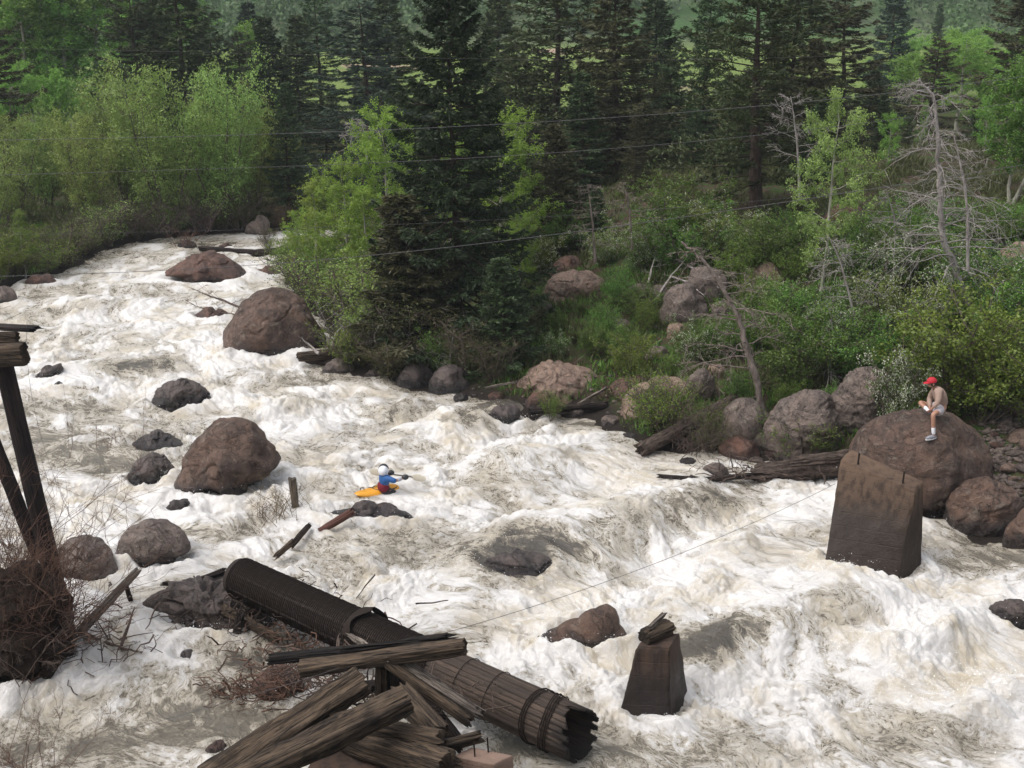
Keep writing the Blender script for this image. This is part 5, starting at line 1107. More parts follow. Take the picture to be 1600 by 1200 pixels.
for i_, (x0, y0, x1, y1, lb) in enumerate([(1020, 492, 1072, 428, 'long white fallen branch crossing the small grey block'), (1050, 450, 1100, 492, 'white branch sloping down right over the cracked boulder'), (1075, 432, 1122, 478, 'white branch under the crown of the leaning dead tree'), (1010, 470, 1025, 418, 'upright thin white stick left of the small grey block'), (1200, 395, 1250, 376, 'long pale branch lying below the big pine trunk')]):
    p, q = G(x0, y0), G(x1, y1); p.z += .35; q.z += .55
    single('fallen_branch', bare([([p, (p + q) / 2 + Vector((0, 0, .15)), q], .045)], 5, .9, 220 + i_, sub=4, droop=.1, rise=.3), M['dead'], p, label=lb, cat='branch', group=GW2)
def snag(P, rr, label, seed, mat='dead', **k):
    return single('bare_branch', bare([(P, rr)], k.pop('nbr', 8), k.pop('Ls', 1.2), seed, **k), M[mat], Vector(tuple(P[0])), label=label, cat='branch', group=k.get('group'))
snag([W(374, 480, .7), W(350, 470, .9), W(325, 462, 1.0), W(300, 450, 1.3)], .05, 'dark bare limb reaching left from the huge rounded boulder', 231, 'deadbrown', nbr=9, Ls=1.3, rise=.5, droop=.1, sub=5)
snag([W(372, 492, .2), W(340, 488, .3), W(310, 480, .4), W(288, 468, .7)], .04, 'second bare limb low over the small snagged rock', 232, 'deadbrown', nbr=8, Ls=1.0, rise=.4, droop=.1, sub=5)
snag([W(512, 548, .2), W(516, 520, .9), W(508, 500, 1.6), W(492, 470, 2.4)], .05, 'white forked snag standing right of the huge rounded boulder', 233, nbr=9, Ls=1.2, rise=.7, droop=.0, sub=4)
snag([W(518, 548, .3), W(525, 520, 1.0), W(540, 505, 1.3), W(556, 500, 1.4)], .045, 'white snag branch curving right over the plank', 234, nbr=8, Ls=.9, rise=.5, droop=.0, sub=4)
snag([W(498, 553, .5), W(485, 540, .7), W(470, 528, 1.0)], .06, 'short thick white branch on the foot of the huge boulder', 235, nbr=4, Ls=.6, rise=.5, droop=0, sub=2)
for i_, (x, y, h_, L_) in enumerate([(560, 560, 2.0, 1.2), (590, 566, 1.8, 1.2), (620, 560, 1.6, 1.0), (545, 545, 2.2, 1.2), (700, 590, 1.8, .8), (650, 585, 1.4, .8)]):
    b = G(x, y); single('bare_shrub', bare([([b, b + Vector((.1 * (-1) ** i_, 0, h_ * .5)), b + Vector((.25 * (-1) ** i_, 0, h_))], .03)], 14, L_, 240 + i_, rise=.5, droop=.1, sub=6), M['dead'], b,
      label=['bare grey shrub right of the white snags', 'bare grey shrub below the middle aspen', 'bare grey shrub above the olive shore bush', 'bare grey shrub just behind the white snags', 'thin bare shrub behind the black boulder', 'bare twigs left of the black boulder'][i_], cat='shrub', group='bare grey shrubs at the river bend')
snag([W(122, 985, .3), W(160, 1003, .3), W(200, 1015, .25), W(222, 1020, .15)], .05, 'long twiggy red brown branch trailing in the foam from the mound', 250, 'deadbrown', nbr=22, Ls=.6, rise=.1, droop=.2, sub=3)
snag([W(190, 1010, .25), W(200, 980, .6), W(208, 955, .9), W(211, 948, 1.0)], .035, 'bare forked branch rising from the trailing one', 251, 'deadbrown', nbr=6, Ls=.35, rise=.3, droop=.1, sub=2)
snag([W(170, 1000, .3), W(155, 975, .6), W(146, 958, .8)], .02, 'thin curved twig above the trailing branch', 252, 'deadbrown', nbr=5, Ls=.3, rise=.3, droop=.1, sub=2)
snag([W(228, 1026, .1), W(245, 1008, .35), W(238, 990, .5)], .02, 'small bare twig standing in the foam', 253, 'deadbrown', nbr=4, Ls=.3, rise=.3, droop=.1, sub=2)
# twig nests
def nest(px, py, rx, ry, hz, n, label, seed, mat='deadbrown', z0=.1, L=.7):
    g = np.random.default_rng(seed); mb = MB(); c = np.array(tuple(W(px, py, z0)))
    for _ in range(n):
        p = c + g.normal(size=3) * np.array([rx, ry, hz]) * .5; p[2] = max(p[2], .05); d = g.normal(size=3) * np.array([1, 1, .45]); d /= np.linalg.norm(d); l = L * g.uniform(.3, 1.2)
        K = p + np.linspace(-.5, .5, 5)[:, None] * d * l + g.normal(size=(5, 3)) * .03; K[:, 2] = np.abs(K[:, 2] - .02) + .02
        r_ = g.uniform(.006, .022); mb.tube(K, np.linspace(r_, r_ * .5, 5), 4, False)
    return single('twig_nest', mb, M[mat], Vector(tuple(c)), label=label, cat='driftwood', group='nests of flood twigs', kind='stuff')
nest(425, 975, 2.3, 1.0, .7, 230, 'dark nest of twigs jammed under the upper half of the pipe', 301, 'darktwig' if 'darktwig' in M else 'deadbrown', .35)
nest(395, 955, 1.4, .8, .6, 120, 'tangle of twigs on the wet ledge beside the pipe', 302, z0=.5)
nest(492, 1010, 1.3, .8, .5, 130, 'reddish twig tangle between ledge and long beam', 303, 'redtwig', .4)
nest(380, 1078, .9, .4, .3, 90, 'small reddish twig raft in the grey eddy', 304, 'redtwig', .12, .5)
nest(460, 1070, 1.2, .6, .5, 150, 'twig nest around the broken red rock', 305, 'redtwig', .35)
nest(620, 1090, 1.6, .6, .4, 120, 'twigs stuffed between the posts and beams of the heap', 306, z0=1.2)
nest(500, 1045, 1.4, .5, .5, 100, 'twigs hanging beneath the long beam', 307, z0=1.3)
nest(1200, 735, 2.4, .5, .3, 110, 'twigs drifted against the root wad', 308, z0=.3)
nest(100, 1000, 1.4, .8, .9, 160, 'root tangle at the lip of the mound', 309, z0=.7)
# bare brush on the mound and other small bare bushes
def brush(px, py, z0, h, spread, n, seed, label, mat='redtwig', lean=0, sub=6, r=.011, group=None):
    g = np.random.default_rng(seed); mb = MB(); c = np.array(tuple(W(px, py, z0)))
    for _ in range(n):
        p = c + g.normal(size=3) * np.array([.28, .28, .03]) * spread; az = g.uniform(0, 6.28); tl = g.uniform(.1, 1.15) * spread; L = h * g.uniform(.5, 1.1)
        d = np.array([math.cos(az) * tl + lean, math.sin(az) * tl, 1.0]); d /= np.linalg.norm(d); v = np.linspace(0, 1, 7)[:, None]
        C = p + d * L * v + np.array([math.cos(az), math.sin(az), -.5]) * L * .22 * v**2; C += np.cumsum(g.normal(size=C.shape) * .012 * L, axis=0)
        mb.tube(C, np.linspace(r, r * .3, 7), 4, False)
        for j in range(sub):
            q = C[g.integers(1, 7)]; dd = d + g.normal(size=3) * .65; dd /= np.linalg.norm(dd); l = L * .33 * g.uniform(.4, 1.1)
            K = q + dd * l * np.linspace(0, 1, 4)[:, None] + g.normal(size=(4, 3)) * .015; mb.tube(K, np.linspace(r * .5, r * .25, 4), 3, False)
            for e in range(3):
                q2 = K[g.integers(1, 4)]; d2 = dd + g.normal(size=3) * .6; d2 /= np.linalg.norm(d2); mb.tube([q2, q2 + d2 * l * .5], [r * .35, r * .18], 3, False)
    return single('bare_bush', mb, M[mat], Vector(tuple(c)), label=label, cat='bush', group=group)
GBB = 'leafless bushes on the mound at the left edge'
brush(40, 980, 1.0, 2.7, 1.0, 42, 401, 'dense leafless reddish bush around the foot of the trestle post', group=GBB, sub=9)
brush(90, 985, .9, 1.9, 1.1, 32, 402, 'leafless bush spreading right of the trestle post over the boulder', lean=.4, group=GBB, sub=8)
brush(-25, 960, 1.0, 3.4, .8, 40, 403, 'tall leafless bush at the left edge reaching halfway up the post', group=GBB, sub=9)
brush(20, 1045, .3, 1.6, 1.3, 36, 404, 'low dark leafless bush at the waterline of the mound', 'deadbrown', group=GBB)
brush(60, 930, 1.2, 1.6, 1.2, 34, 405, 'rusty leafless bush on the crest of the mound', group=GBB, sub=9)
brush(40, 1215, .1, 1.5, 1.0, 20, 406, 'thin dry stems at the bottom left corner', 'oldstems' if 'oldstems' in M else 'redtwig', r=.008)
brush(450, 808, .05, 1.1, .9, 22, 407, 'small dry yellowish brush beside the upright grey post', 'drygrass' if 'drygrass' in M else 'redtwig', r=.009)
brush(425, 806, .05, .7, .9, 12, 408, 'tiny dry bush left of the brush at the grey post', r=.007)
brush(178, 700, .0, .8, .9, 10, 409, 'faint dry bush drowned in the left rapids', r=.008)
brush(292, 385, .3, 1.0, .9, 14, 410, 'dry reddish tuft on the small rock far upstream', r=.014)
brush(1075, 705, .15, 1.3, .9, 22, 411, 'bare brown bush growing by the fallen trunk', 'deadbrown')
brush(120, 370, .5, 2.0, 1.0, 14, 412, 'bare purple grey shrub under the left willows', 'purpletwig', r=.02, group='bare purple shrubs under the willows')
brush(190, 366, .5, 2.0, 1.0, 12, 413, 'bare purple grey shrub under the middle willows', 'purpletwig', r=.02, group='bare purple shrubs under the willows')
brush(250, 362, .5, 2.2, 1.0, 14, 414, 'bare purple grey shrub left of the tallest willow', 'purpletwig', r=.02, group='bare purple shrubs under the willows')
brush(320, 360, .5, 2.0, 1.0, 12, 415, 'bare purple grey shrub under the tallest willow', 'purpletwig', r=.02, group='bare purple shrubs under the willows')
# ---- wires
def wire(pts, label, r_=.011, Yl=None, k=.5, sag=True, mat=None):
    P = [D(x, y, Y_) for x, y, Y_ in pts]; P = np.array([tuple(p) for p in P]); n = len(P); u = np.linspace(0, 1, n); 
    co = np.polyfit(u, P, min(n - 1, 3)); uf = np.linspace(0, 1, 120); Q = np.stack([np.polyval(co[:, k], uf) for k in range(3)], 1)
    mb = MB(); mb.tube(Q, r_ * k, 6); return single('wire', mb, mat or cableM, Vector(tuple(P[0])), label=label, cat='wire', group='wires strung over the river')
cableM = plain('grey_cable', (.11, .105, .11), .6, .3)
wire([(-200, 222, 30), (200, 212, 30), (560, 207, 30), (1000, 182, 30), (1400, 142, 30), (1800, 90, 30)], 'wire crossing the willow tops and the big spruce at two thirds height', .011)
wire([(-200, 279, 30), (200, 270, 30), (560, 253, 30), (1000, 231, 30), (1300, 196, 30), (1800, 128, 30)], 'wire just below the one crossing the willow tops', .009)
wire([(-200, 74, 34), (300, 82, 34), (800, 92, 34), (1200, 90, 34), (1800, 60, 34)], 'thin topmost wire in front of the forest crowns', .005)
wire([(-200, 368, 32), (200, 362, 32), (600, 352, 32), (1000, 330, 32), (1400, 290, 32), (1800, 235, 32)], 'faint wire over the far end of the river', .005)
wire([(-200, 436, 28), (150, 428, 28), (440, 410, 28), (800, 375, 28), (1200, 320, 28), (1800, 225, 28)], 'wire crossing the distant red boulder and the foot of the big spruce', .011)
wire([(560, 1022, 20.8), (700, 988, 22), (900, 925, 24.5), (1100, 850, 26.8), (1305, 756, 29.5)], 'taut wire from the beam heap to the big pier', .010)
wire([(-60, 1225, 18.5), (150, 1155, 19), (380, 1090, 19.5), (560, 1032, 20.5)], 'thin wire at the lower left ending at the long beam', .008)
wire([(42, 505, 25.4), (52, 620, 25.4), (80, 740, 25.4), (118, 830, 25.4), (145, 890, 25.3), (152, 950, 25.2)], 'loose wire hanging down from the plank at the left edge', .007)
# ------------------------------------------------------------------ people
def skinned(name, verts, edges, mat, parent, root=0, sub=2):
    """verts: (point, radius[, radius2]) joined by edges, grown into one surface"""
    me = bpy.data.meshes.new(name); off = parent.matrix_basis.translation if parent else Vector()
    pr = parent; off = Vector((0, 0, 0))
    while pr: off += pr.location; pr = pr.parent
    me.from_pydata([Vector(tuple(v[0])) - off for v in verts], edges, [])
    o = bpy.data.objects.new(name, me); COL.objects.link(o)
    m = o.modifiers.new('skin', 'SKIN'); m.use_smooth_shade = True
    for i, v in enumerate(verts):
        sv = me.skin_vertices[0].data[i]; sv.radius = (v[1], v[2] if len(v) > 2 else v[1]); sv.use_root = (i == root)
    s2 = o.modifiers.new('sub', 'SUBSURF'); s2.levels = sub; s2.render_levels = sub
    dg = bpy.context.evaluated_depsgraph_get(); ev = o.evaluated_get(dg); m2 = bpy.data.meshes.new_from_object(ev); m2.name = name
    bpy.data.objects.remove(o); bpy.data.meshes.remove(me)
    m2.materials.clear(); m2.materials.append(mat)
    for p in m2.polygons: p.use_smooth = True
    q = bpy.data.objects.new(name, m2); COL.objects.link(q); q.parent = parent
    return q
def ball(name, c, r3, mat, parent, rot=None, cut=None, thick=None, seed=0):
    U, Fc = ICO4; V = U * np.array(r3)
    if cut is not None:
        ok = (U[Fc].mean(1)[:, 2] > cut); Fc = Fc[ok]
    if rot is not None: V = V @ np.array(rot.to_matrix()).T
    mb = MB(); mb.add(V + np.array(tuple(c)), Fc)
    if cut is not None: mb.add(V * .93 + np.array(tuple(c)), Fc[:, ::-1])
    return part(name, mb, mat, parent)
from mathutils import Euler
skinM = plain('skin', (.36, .19, .13), .55, .4, 0, .12)
jackM = plain('tan_jacket', (.33, .235, .19), .85, .2, 0, .15, 8); shortM = plain('pale_shorts', (.52, .48, .50), .8, .2, 0, .1)
sockM = plain('white_sock', (.75, .75, .78), .8, .2, 0, .06); shoeM = plain('grey_shoe', (.24, .24, .27), .6, .3, 0, .4, 30); soleM = plain('shoe_sole', (.6, .6, .62), .6)
capM = plain('red_cap', (.42, .018, .03), .7, .3, 0, .15); hairM = plain('dark_hair', (.02, .013, .01), .7); darkM = plain('dark_shoe', (.05, .045, .05), .6)
YM = 31.95
def m_(px, py, dy=0): return D(px, py, YM + dy)
hipc = m_(1471.5, 637, .25)
man = empty('person', hipc, label='man in a red cap, tan jacket and pale shorts sitting on the giant boulder', cat='person')
J = dict(pelvis=hipc, belly=m_(1471, 627, .25), chest=m_(1467.5, 616, .22), neckb=m_(1461, 606.5, .2), neck=m_(1459, 603.5, .18), head=m_(1455.8, 598.2, .16), crown=m_(1455.5, 594, .16),
    shL=m_(1467, 610, -.02), elL=m_(1466.5, 628, -.14), wrL=m_(1456.5, 638, -.12), shR=m_(1458, 609.5, .42), elR=m_(1452.5, 624, .42), wrR=m_(1452.5, 637.5, .12),
    hipL=m_(1473, 640, .1), knL=m_(1458, 647.5, -.32), anL=m_(1458.5, 676, -.36), heL=m_(1460, 681.5, -.34), toL=m_(1449, 684, -.42),
    hipR=m_(1467, 640, .38), knR=m_(1436.5, 628.5, .3), anR=m_(1449.5, 640.5, .02), toR=m_(1454, 645, -.1))
V = [(J['pelvis'], .16, .14), (J['belly'], .14, .12), (J['chest'], .17, .13), (J['neckb'], .08), (J['neck'], .062), (J['head'], .098, .088), (J['crown'], .07),
     (J['shL'], .07), (J['elL'], .047), (J['wrL'], .032), (J['shR'], .07), (J['elR'], .047), (J['wrR'], .032),
     (J['hipL'], .11), (J['knL'], .066), (J['anL'], .042), (J['heL'], .042), (J['toL'], .034), (J['hipR'], .11), (J['knR'], .066), (J['anR'], .042), (J['toR'], .036)]
E = [(0, 1), (1, 2), (2, 3), (3, 4), (4, 5), (5, 6), (2, 7), (7, 8), (8, 9), (2, 10), (10, 11), (11, 12), (0, 13), (13, 14), (14, 15), (15, 16), (16, 17), (0, 18), (18, 19), (19, 20), (20, 21)]
V[13] = (J['hipL'], .1); cal = J['knL'].lerp(J['anL'], .35); V.append((cal, .06)); E.remove((14, 15)); E += [(14, 22), (22, 15)]
# nose and chin
V.append((J['head'] + Vector((-.115, -.02, -.02)), .016)); E.append((5, 23)); V.append((J['head'] + Vector((-.08, -.015, -.1)), .03)); E.append((5, 24))
def hand(V, E, wi, wrist, d, pn, s=1.0, curl=.5):
    """palm and five bent fingers; d points along the hand, pn out of the palm"""
    d = Vector(d).normalized(); pn = Vector(pn).normalized(); sd = d.cross(pn).normalized()
    pc = wrist + d * .055 * s; V.append((pc, .03 * s, .018 * s)); pi = len(V) - 1; E.append((wi, pi))
    for k, (o, L) in enumerate(((-.033, .072), (-.011, .082), (.011, .078), (.032, .062))):
        b = pc + d * .035 * s + sd * o * s; V.append((b, .0095 * s)); bi = len(V) - 1; E.append((pi, bi))
        m1 = b + (d * (1 - curl * .4) + pn * curl * .6).normalized() * L * .5 * s; V.append((m1, .0088 * s)); E.append((bi, bi + 1))
        m2 = m1 + (d * (1 - curl) + pn * curl * 1.2).normalized() * L * .5 * s; V.append((m2, .0078 * s)); E.append((bi + 1, bi + 2))
    b = wrist + d * .03 * s - sd * .035 * s; V.append((b, .011 * s)); bi = len(V) - 1; E.append((pi, bi))
    V.append((b + (d * .7 - sd * .6 + pn * .3).normalized() * .045 * s, .0095 * s)); E.append((bi, bi + 1))
hand(V, E, 9, J['wrL'], (-.5, .15, -.75), (0, 1, 0), 1.05); hand(V, E, 12, J['wrR'], (.1, -.5, -.8), (-.3, 0, .2), 1.05)
skinned('body', V, E, skinM, man)
mid = lambda a_, b_, t_: J[a_].lerp(J[b_], t_)
skinned('jacket', [(J['pelvis'] + Vector((.01, 0, .03)), .185, .165), (J['belly'], .19, .165), (J['chest'], .205, .165), (J['neckb'] + Vector((0, 0, -.015)), .1, .09), (J['shL'] + Vector((0, .02, 0)), .112), (J['elL'], .078), (mid('elL', 'wrL', .88), .055),
    (J['shR'] + Vector((0, -.03, 0)), .098), (J['elR'], .078), (mid('elR', 'wrR', .88), .055)], [(0, 1), (1, 2), (2, 3), (2, 4), (4, 5), (5, 6), (2, 7), (7, 8), (8, 9)], jackM, man)
skinned('shorts', [(J['pelvis'] + Vector((.0, 0, .0)), .17, .16), (mid('hipL', 'knL', .72), .115), (mid('hipR', 'knR', .5), .112)], [(0, 1), (0, 2)], shortM, man)
for k_, (a_, b_, t0) in enumerate((('knL', 'anL', .62), ('knR', 'anR', .55))):
    e_ = 'heL' if k_ == 0 else 'toR'
    skinned('sock', [(mid(a_, b_, t0), .054), (J[b_], .05), (J[b_].lerp(J[e_], .6), .048)], [(0, 1), (1, 2)], sockM, man)
fd = (J['toL'] - J['heL']).normalized(); fq = fd.to_track_quat('X', 'Z').to_euler(); fc = J['heL'].lerp(J['toL'], .45)
sh = ball('shoe', fc + Vector((0, 0, -.012)), (.165, .056, .056), shoeM, man, fq)
ball('sole', fc + Vector((0, 0, -.05)), (.17, .058, .024), soleM, sh, fq)
skinned('shoe', [(J['anR'] + Vector((.02, -.05, -.05)), .052, .046), (J['toR'] + Vector((.03, -.04, -.02)), .048, .04)], [(0, 1)], darkM, man)
ball('hair', J['head'] + Vector((.035, .0, .0)), (.1, .1, .105), hairM, man)
cap = ball('cap', J['head'] + Vector((.0, 0, .03)), (.128, .118, .12), capM, man, Euler((0, R(-10), 0)), cut=.0)
mb = MB(); th = np.linspace(-1.2, 1.2, 15)
ring = np.array([[-math.cos(q) * .115, math.sin(q) * .1, 0] for q in th]); outr = np.array([[-math.cos(q) * .115 - .1 * math.cos(q * .9), math.sin(q) * .095, -.035 * math.cos(q)] for q in th])
Vv = np.vstack([ring, outr, ring - [0, 0, .012], outr - [0, 0, .012]]) + np.array(tuple(J['head'] + Vector((0, 0, .028)))); n = 15; i = np.arange(n - 1)
mb.add(Vv, np.vstack([np.stack([i, i + 1, i + n + 1, i + n], 1), np.stack([i + 2 * n, i + 3 * n, i + 3 * n + 1, i + 2 * n + 1], 1), np.stack([i + n, i + n + 1, i + 3 * n + 1, i + 3 * n], 1)]))
part('visor', mb, capM, cap)
ball('ear', J['head'] + Vector((.02, -.1, -.015)), (.02, .012, .032), skinM, man)
for s_ in (-1, 1): ball('eye', J['head'] + Vector((-.088, s_ * .036 - .012, .005)), (.012, .012, .01), hairM, man)
# ---- kayak and paddler
KY = 33.0
def k_(px, py, dy=0): return D(px, py, KY + dy)
kayM = plain('orange_kayak_plastic', (.72, .33, .03), .35, .5, 0, .1, 4); blkM = plain('black_neoprene', (.018, .018, .022), .5, .5); blueM_ = plain('blue_paddling_jacket', (.015, .085, .26), .6, .4, 0, .2, 10)
vestM = plain('dark_red_vest', (.16, .02, .03), .8, .2); helmM = plain('white_helmet', (.74, .75, .8), .3, .5, 0, .04); grM = plain('grey_sleeve', (.45, .45, .5), .7, .2, 0, .5, 40); padM = plain('pale_paddle_blade', (.5, .46, .38), .5)
zk0 = .03
st_ = W(555, 775, .04); bw = W(634, 765, .0) + Vector((.1, .5, -.14))
kay = empty('kayak', st_.lerp(bw, .45), label='short orange whitewater kayak pointing away to the right, bow under foam', cat='kayak')
ax = (bw - st_); L = ax.length; axn = ax.normalized(); sdv = Vector((0, 0, 1)).cross(axn).normalized(); upv = axn.cross(sdv)
us = np.linspace(0, 1, 40); m = 28; mb = MB(); rings = []
for u in us:
    wv = .29 * (math.sin(math.pi * min(1, max(0, u * .96 + .02))) ** .55) ; hv_t = .12 * (math.sin(math.pi * u) ** .4) * (1 + .35 * math.exp(-((u - .55) / .2) ** 2)) + .01; hv_b = .10 * (math.sin(math.pi * u) ** .5) + .005
    rock_ = .07 * (2 * u - 1) ** 4
    c = st_ + axn * L * u + upv * (rock_ * .6)
    rings.append([tuple(c + sdv * math.copysign(abs(math.cos(q)) ** .8, math.cos(q)) * wv + upv * (math.sin(q) * (hv_t if math.sin(q) > 0 else hv_b))) for q in np.arange(m) * 2 * np.pi / m])
Vv = np.array(rings).reshape(-1, 3); i = np.arange(39)[:, None] * m; j = np.arange(m)[None]; kk = (j + 1) % m
mb.add(Vv, np.stack([i + j, i + kk, i + m + kk, i + m + j], -1).reshape(-1, 4)); part('hull', mb, kayM, kay)
cc = st_ + axn * L * .52 + upv * .17
mb = MB(); th = np.arange(41) / 40 * 2 * np.pi
cc = cc - upv * .05
mb.tube([cc + axn * .36 * math.cos(q) + sdv * .22 * math.sin(q) for q in th], .02, 6, False); part('cockpit_rim', mb, blkM, kay)
p = st_ + axn * .2 + upv * .14; mb = MB(); mb.tube([p - axn * .06, p - axn * .05 + upv * .06, p + axn * .05 + upv * .06, p + axn * .06], .012, 6); part('grab_loop', mb, blkM, kay)
mb = MB(); p = st_ + axn * L * .3 + upv * .17; mb.tube([p - axn * .14 + sdv * .02, p + axn * .14 + sdv * .0], [.012, .012], 5); part('deck_strap', mb, darkM, kay)
seat = cc + Vector((-.05, 0, 0))
KJ = dict(pel=k_(601, 768, .15), wst=k_(601, 760, .15), chs=k_(600.5, 750, .12), nb=k_(600, 743.5, .12), nk=k_(599.3, 741.5, .12), hd=k_(599, 736.5, .12), cr=k_(599, 732.5, .12),
    shR=k_(606, 747, .0), elR=k_(616, 751.5, -.12), wrR=k_(629, 747.5, .1), shL=k_(594.5, 747, .3), elL=k_(600, 748, .55), wrL=k_(608.5, 742.5, .45))
pad = empty('person', KJ['pel'], label='kayaker in white helmet, blue jacket and dark red vest, seen from behind', cat='person')
V = [(KJ['pel'], .15, .13), (KJ['wst'], .13, .11), (KJ['chs'], .16, .12), (KJ['nb'], .08), (KJ['nk'], .06), (KJ['hd'], .095, .1), (KJ['cr'], .07), (KJ['shR'], .065), (KJ['elR'], .047), (KJ['wrR'], .034), (KJ['shL'], .065), (KJ['elL'], .047), (KJ['wrL'], .034)]
E = [(0, 1), (1, 2), (2, 3), (3, 4), (4, 5), (5, 6), (2, 7), (7, 8), (8, 9), (2, 10), (10, 11), (11, 12)]
kn1, kn2 = KJ['pel'] + axn * .3 + sdv * .1 - upv * .14, KJ['pel'] + axn * .3 - sdv * .1 - upv * .14
V += [(kn1, .07), (kn1 + axn * .2 - upv * .1, .045), (kn2, .06), (kn2 + axn * .2 - upv * .1, .045)]; E += [(0, 13), (13, 14), (0, 15), (15, 16)]
pv = (KJ['wrR'] - KJ['wrL']).normalized()
hand(V, E, 9, KJ['wrR'], (.8, .2, .35), (0, .3, -1), 1.15, .9); hand(V, E, 12, KJ['wrL'], (.3, .2, .5), (0, .8, -.6), 1.15, .9)
skinned('body', V, E, skinM, pad)
kj = lambda a_, b_, t_: KJ[a_].lerp(KJ[b_], t_)
skinned('jacket', [(KJ['wst'], .155, .13), (KJ['chs'], .185, .145), (KJ['nb'] - Vector((0, 0, .01)), .092), (KJ['shR'] - Vector((.03, 0, 0)), .098), (KJ['elR'], .076), (kj('elR', 'wrR', .25), .062), (KJ['shL'] + Vector((.03, 0, 0)), .098), (KJ['elL'], .076), (kj('elL', 'wrL', .6), .06)], [(0, 1), (1, 2), (1, 3), (3, 4), (4, 5), (1, 6), (6, 7), (7, 8)], blueM_, pad)
skinned('sleeve_cuff', [(kj('elR', 'wrR', .25), .066), (kj('elR', 'wrR', .9), .05)], [(0, 1)], grM, pad)
skinned('vest', [(KJ['pel'] + Vector((-.01, -.02, .02)), .2, .165), (KJ['wst'] + Vector((-.03, -.03, 0)), .2, .165), (KJ['chs'] + Vector((-.05, -.04, -.02)), .175, .14)], [(0, 1), (1, 2)], vestM, pad)
skinned('vest_panel', [(KJ['pel'] + Vector((.06, -.05, 0.02)), .17, .155), (KJ['wst'] + Vector((.04, -.04, -.02)), .165, .14)], [(0, 1)], blkM, pad)
skinned('spray_skirt', [(KJ['pel'] - axn * .12, .2, .1), (KJ['pel'] + axn * .2 - upv * .02, .22, .09), (KJ['pel'] + axn * .36 - upv * .06, .14, .06)], [(0, 1), (1, 2)], blkM, pad)
hl = ball('helmet', KJ['hd'] + Vector((0, 0, .02)), (.135, .15, .145), helmM, pad, Euler((R(14), 0, 0)), cut=-.45)
ball('helmet_rim', KJ['hd'] + Vector((0, .045, .045)), (.14, .13, .15), blkM, hl, Euler((R(-40), 0, 0)), cut=.1)
for n_, d_ in (('wrR', Vector((.8, .2, .35)).normalized() * .075), ('wrL', Vector((.3, .2, .5)).normalized() * .075)): ball('glove', KJ[n_] + d_, (.095, .085, .075), blkM, pad)
pa, pb = k_(597, 739, .75), k_(645, 745.5, .2)
pdl = empty('paddle', pa, label='thin dark paddle with pale blade held by the kayaker', cat='paddle')
mb = MB(); mb.tube([pa, pb], .016, 8); part('shaft', mb, blkM, pdl)
for c, d in ((pb, (pb - pa).normalized()), (pa, (pa - pb).normalized())):
    mb = MB(); U, Fc = ICO4; q = d.to_track_quat('X', 'Z').to_matrix(); V_ = (U * np.array([.24, .02, .1])) @ np.array(q).T
    mb.add(V_ + np.array(tuple(c + d * .2)), Fc); part('blade', mb, padM, pdl)
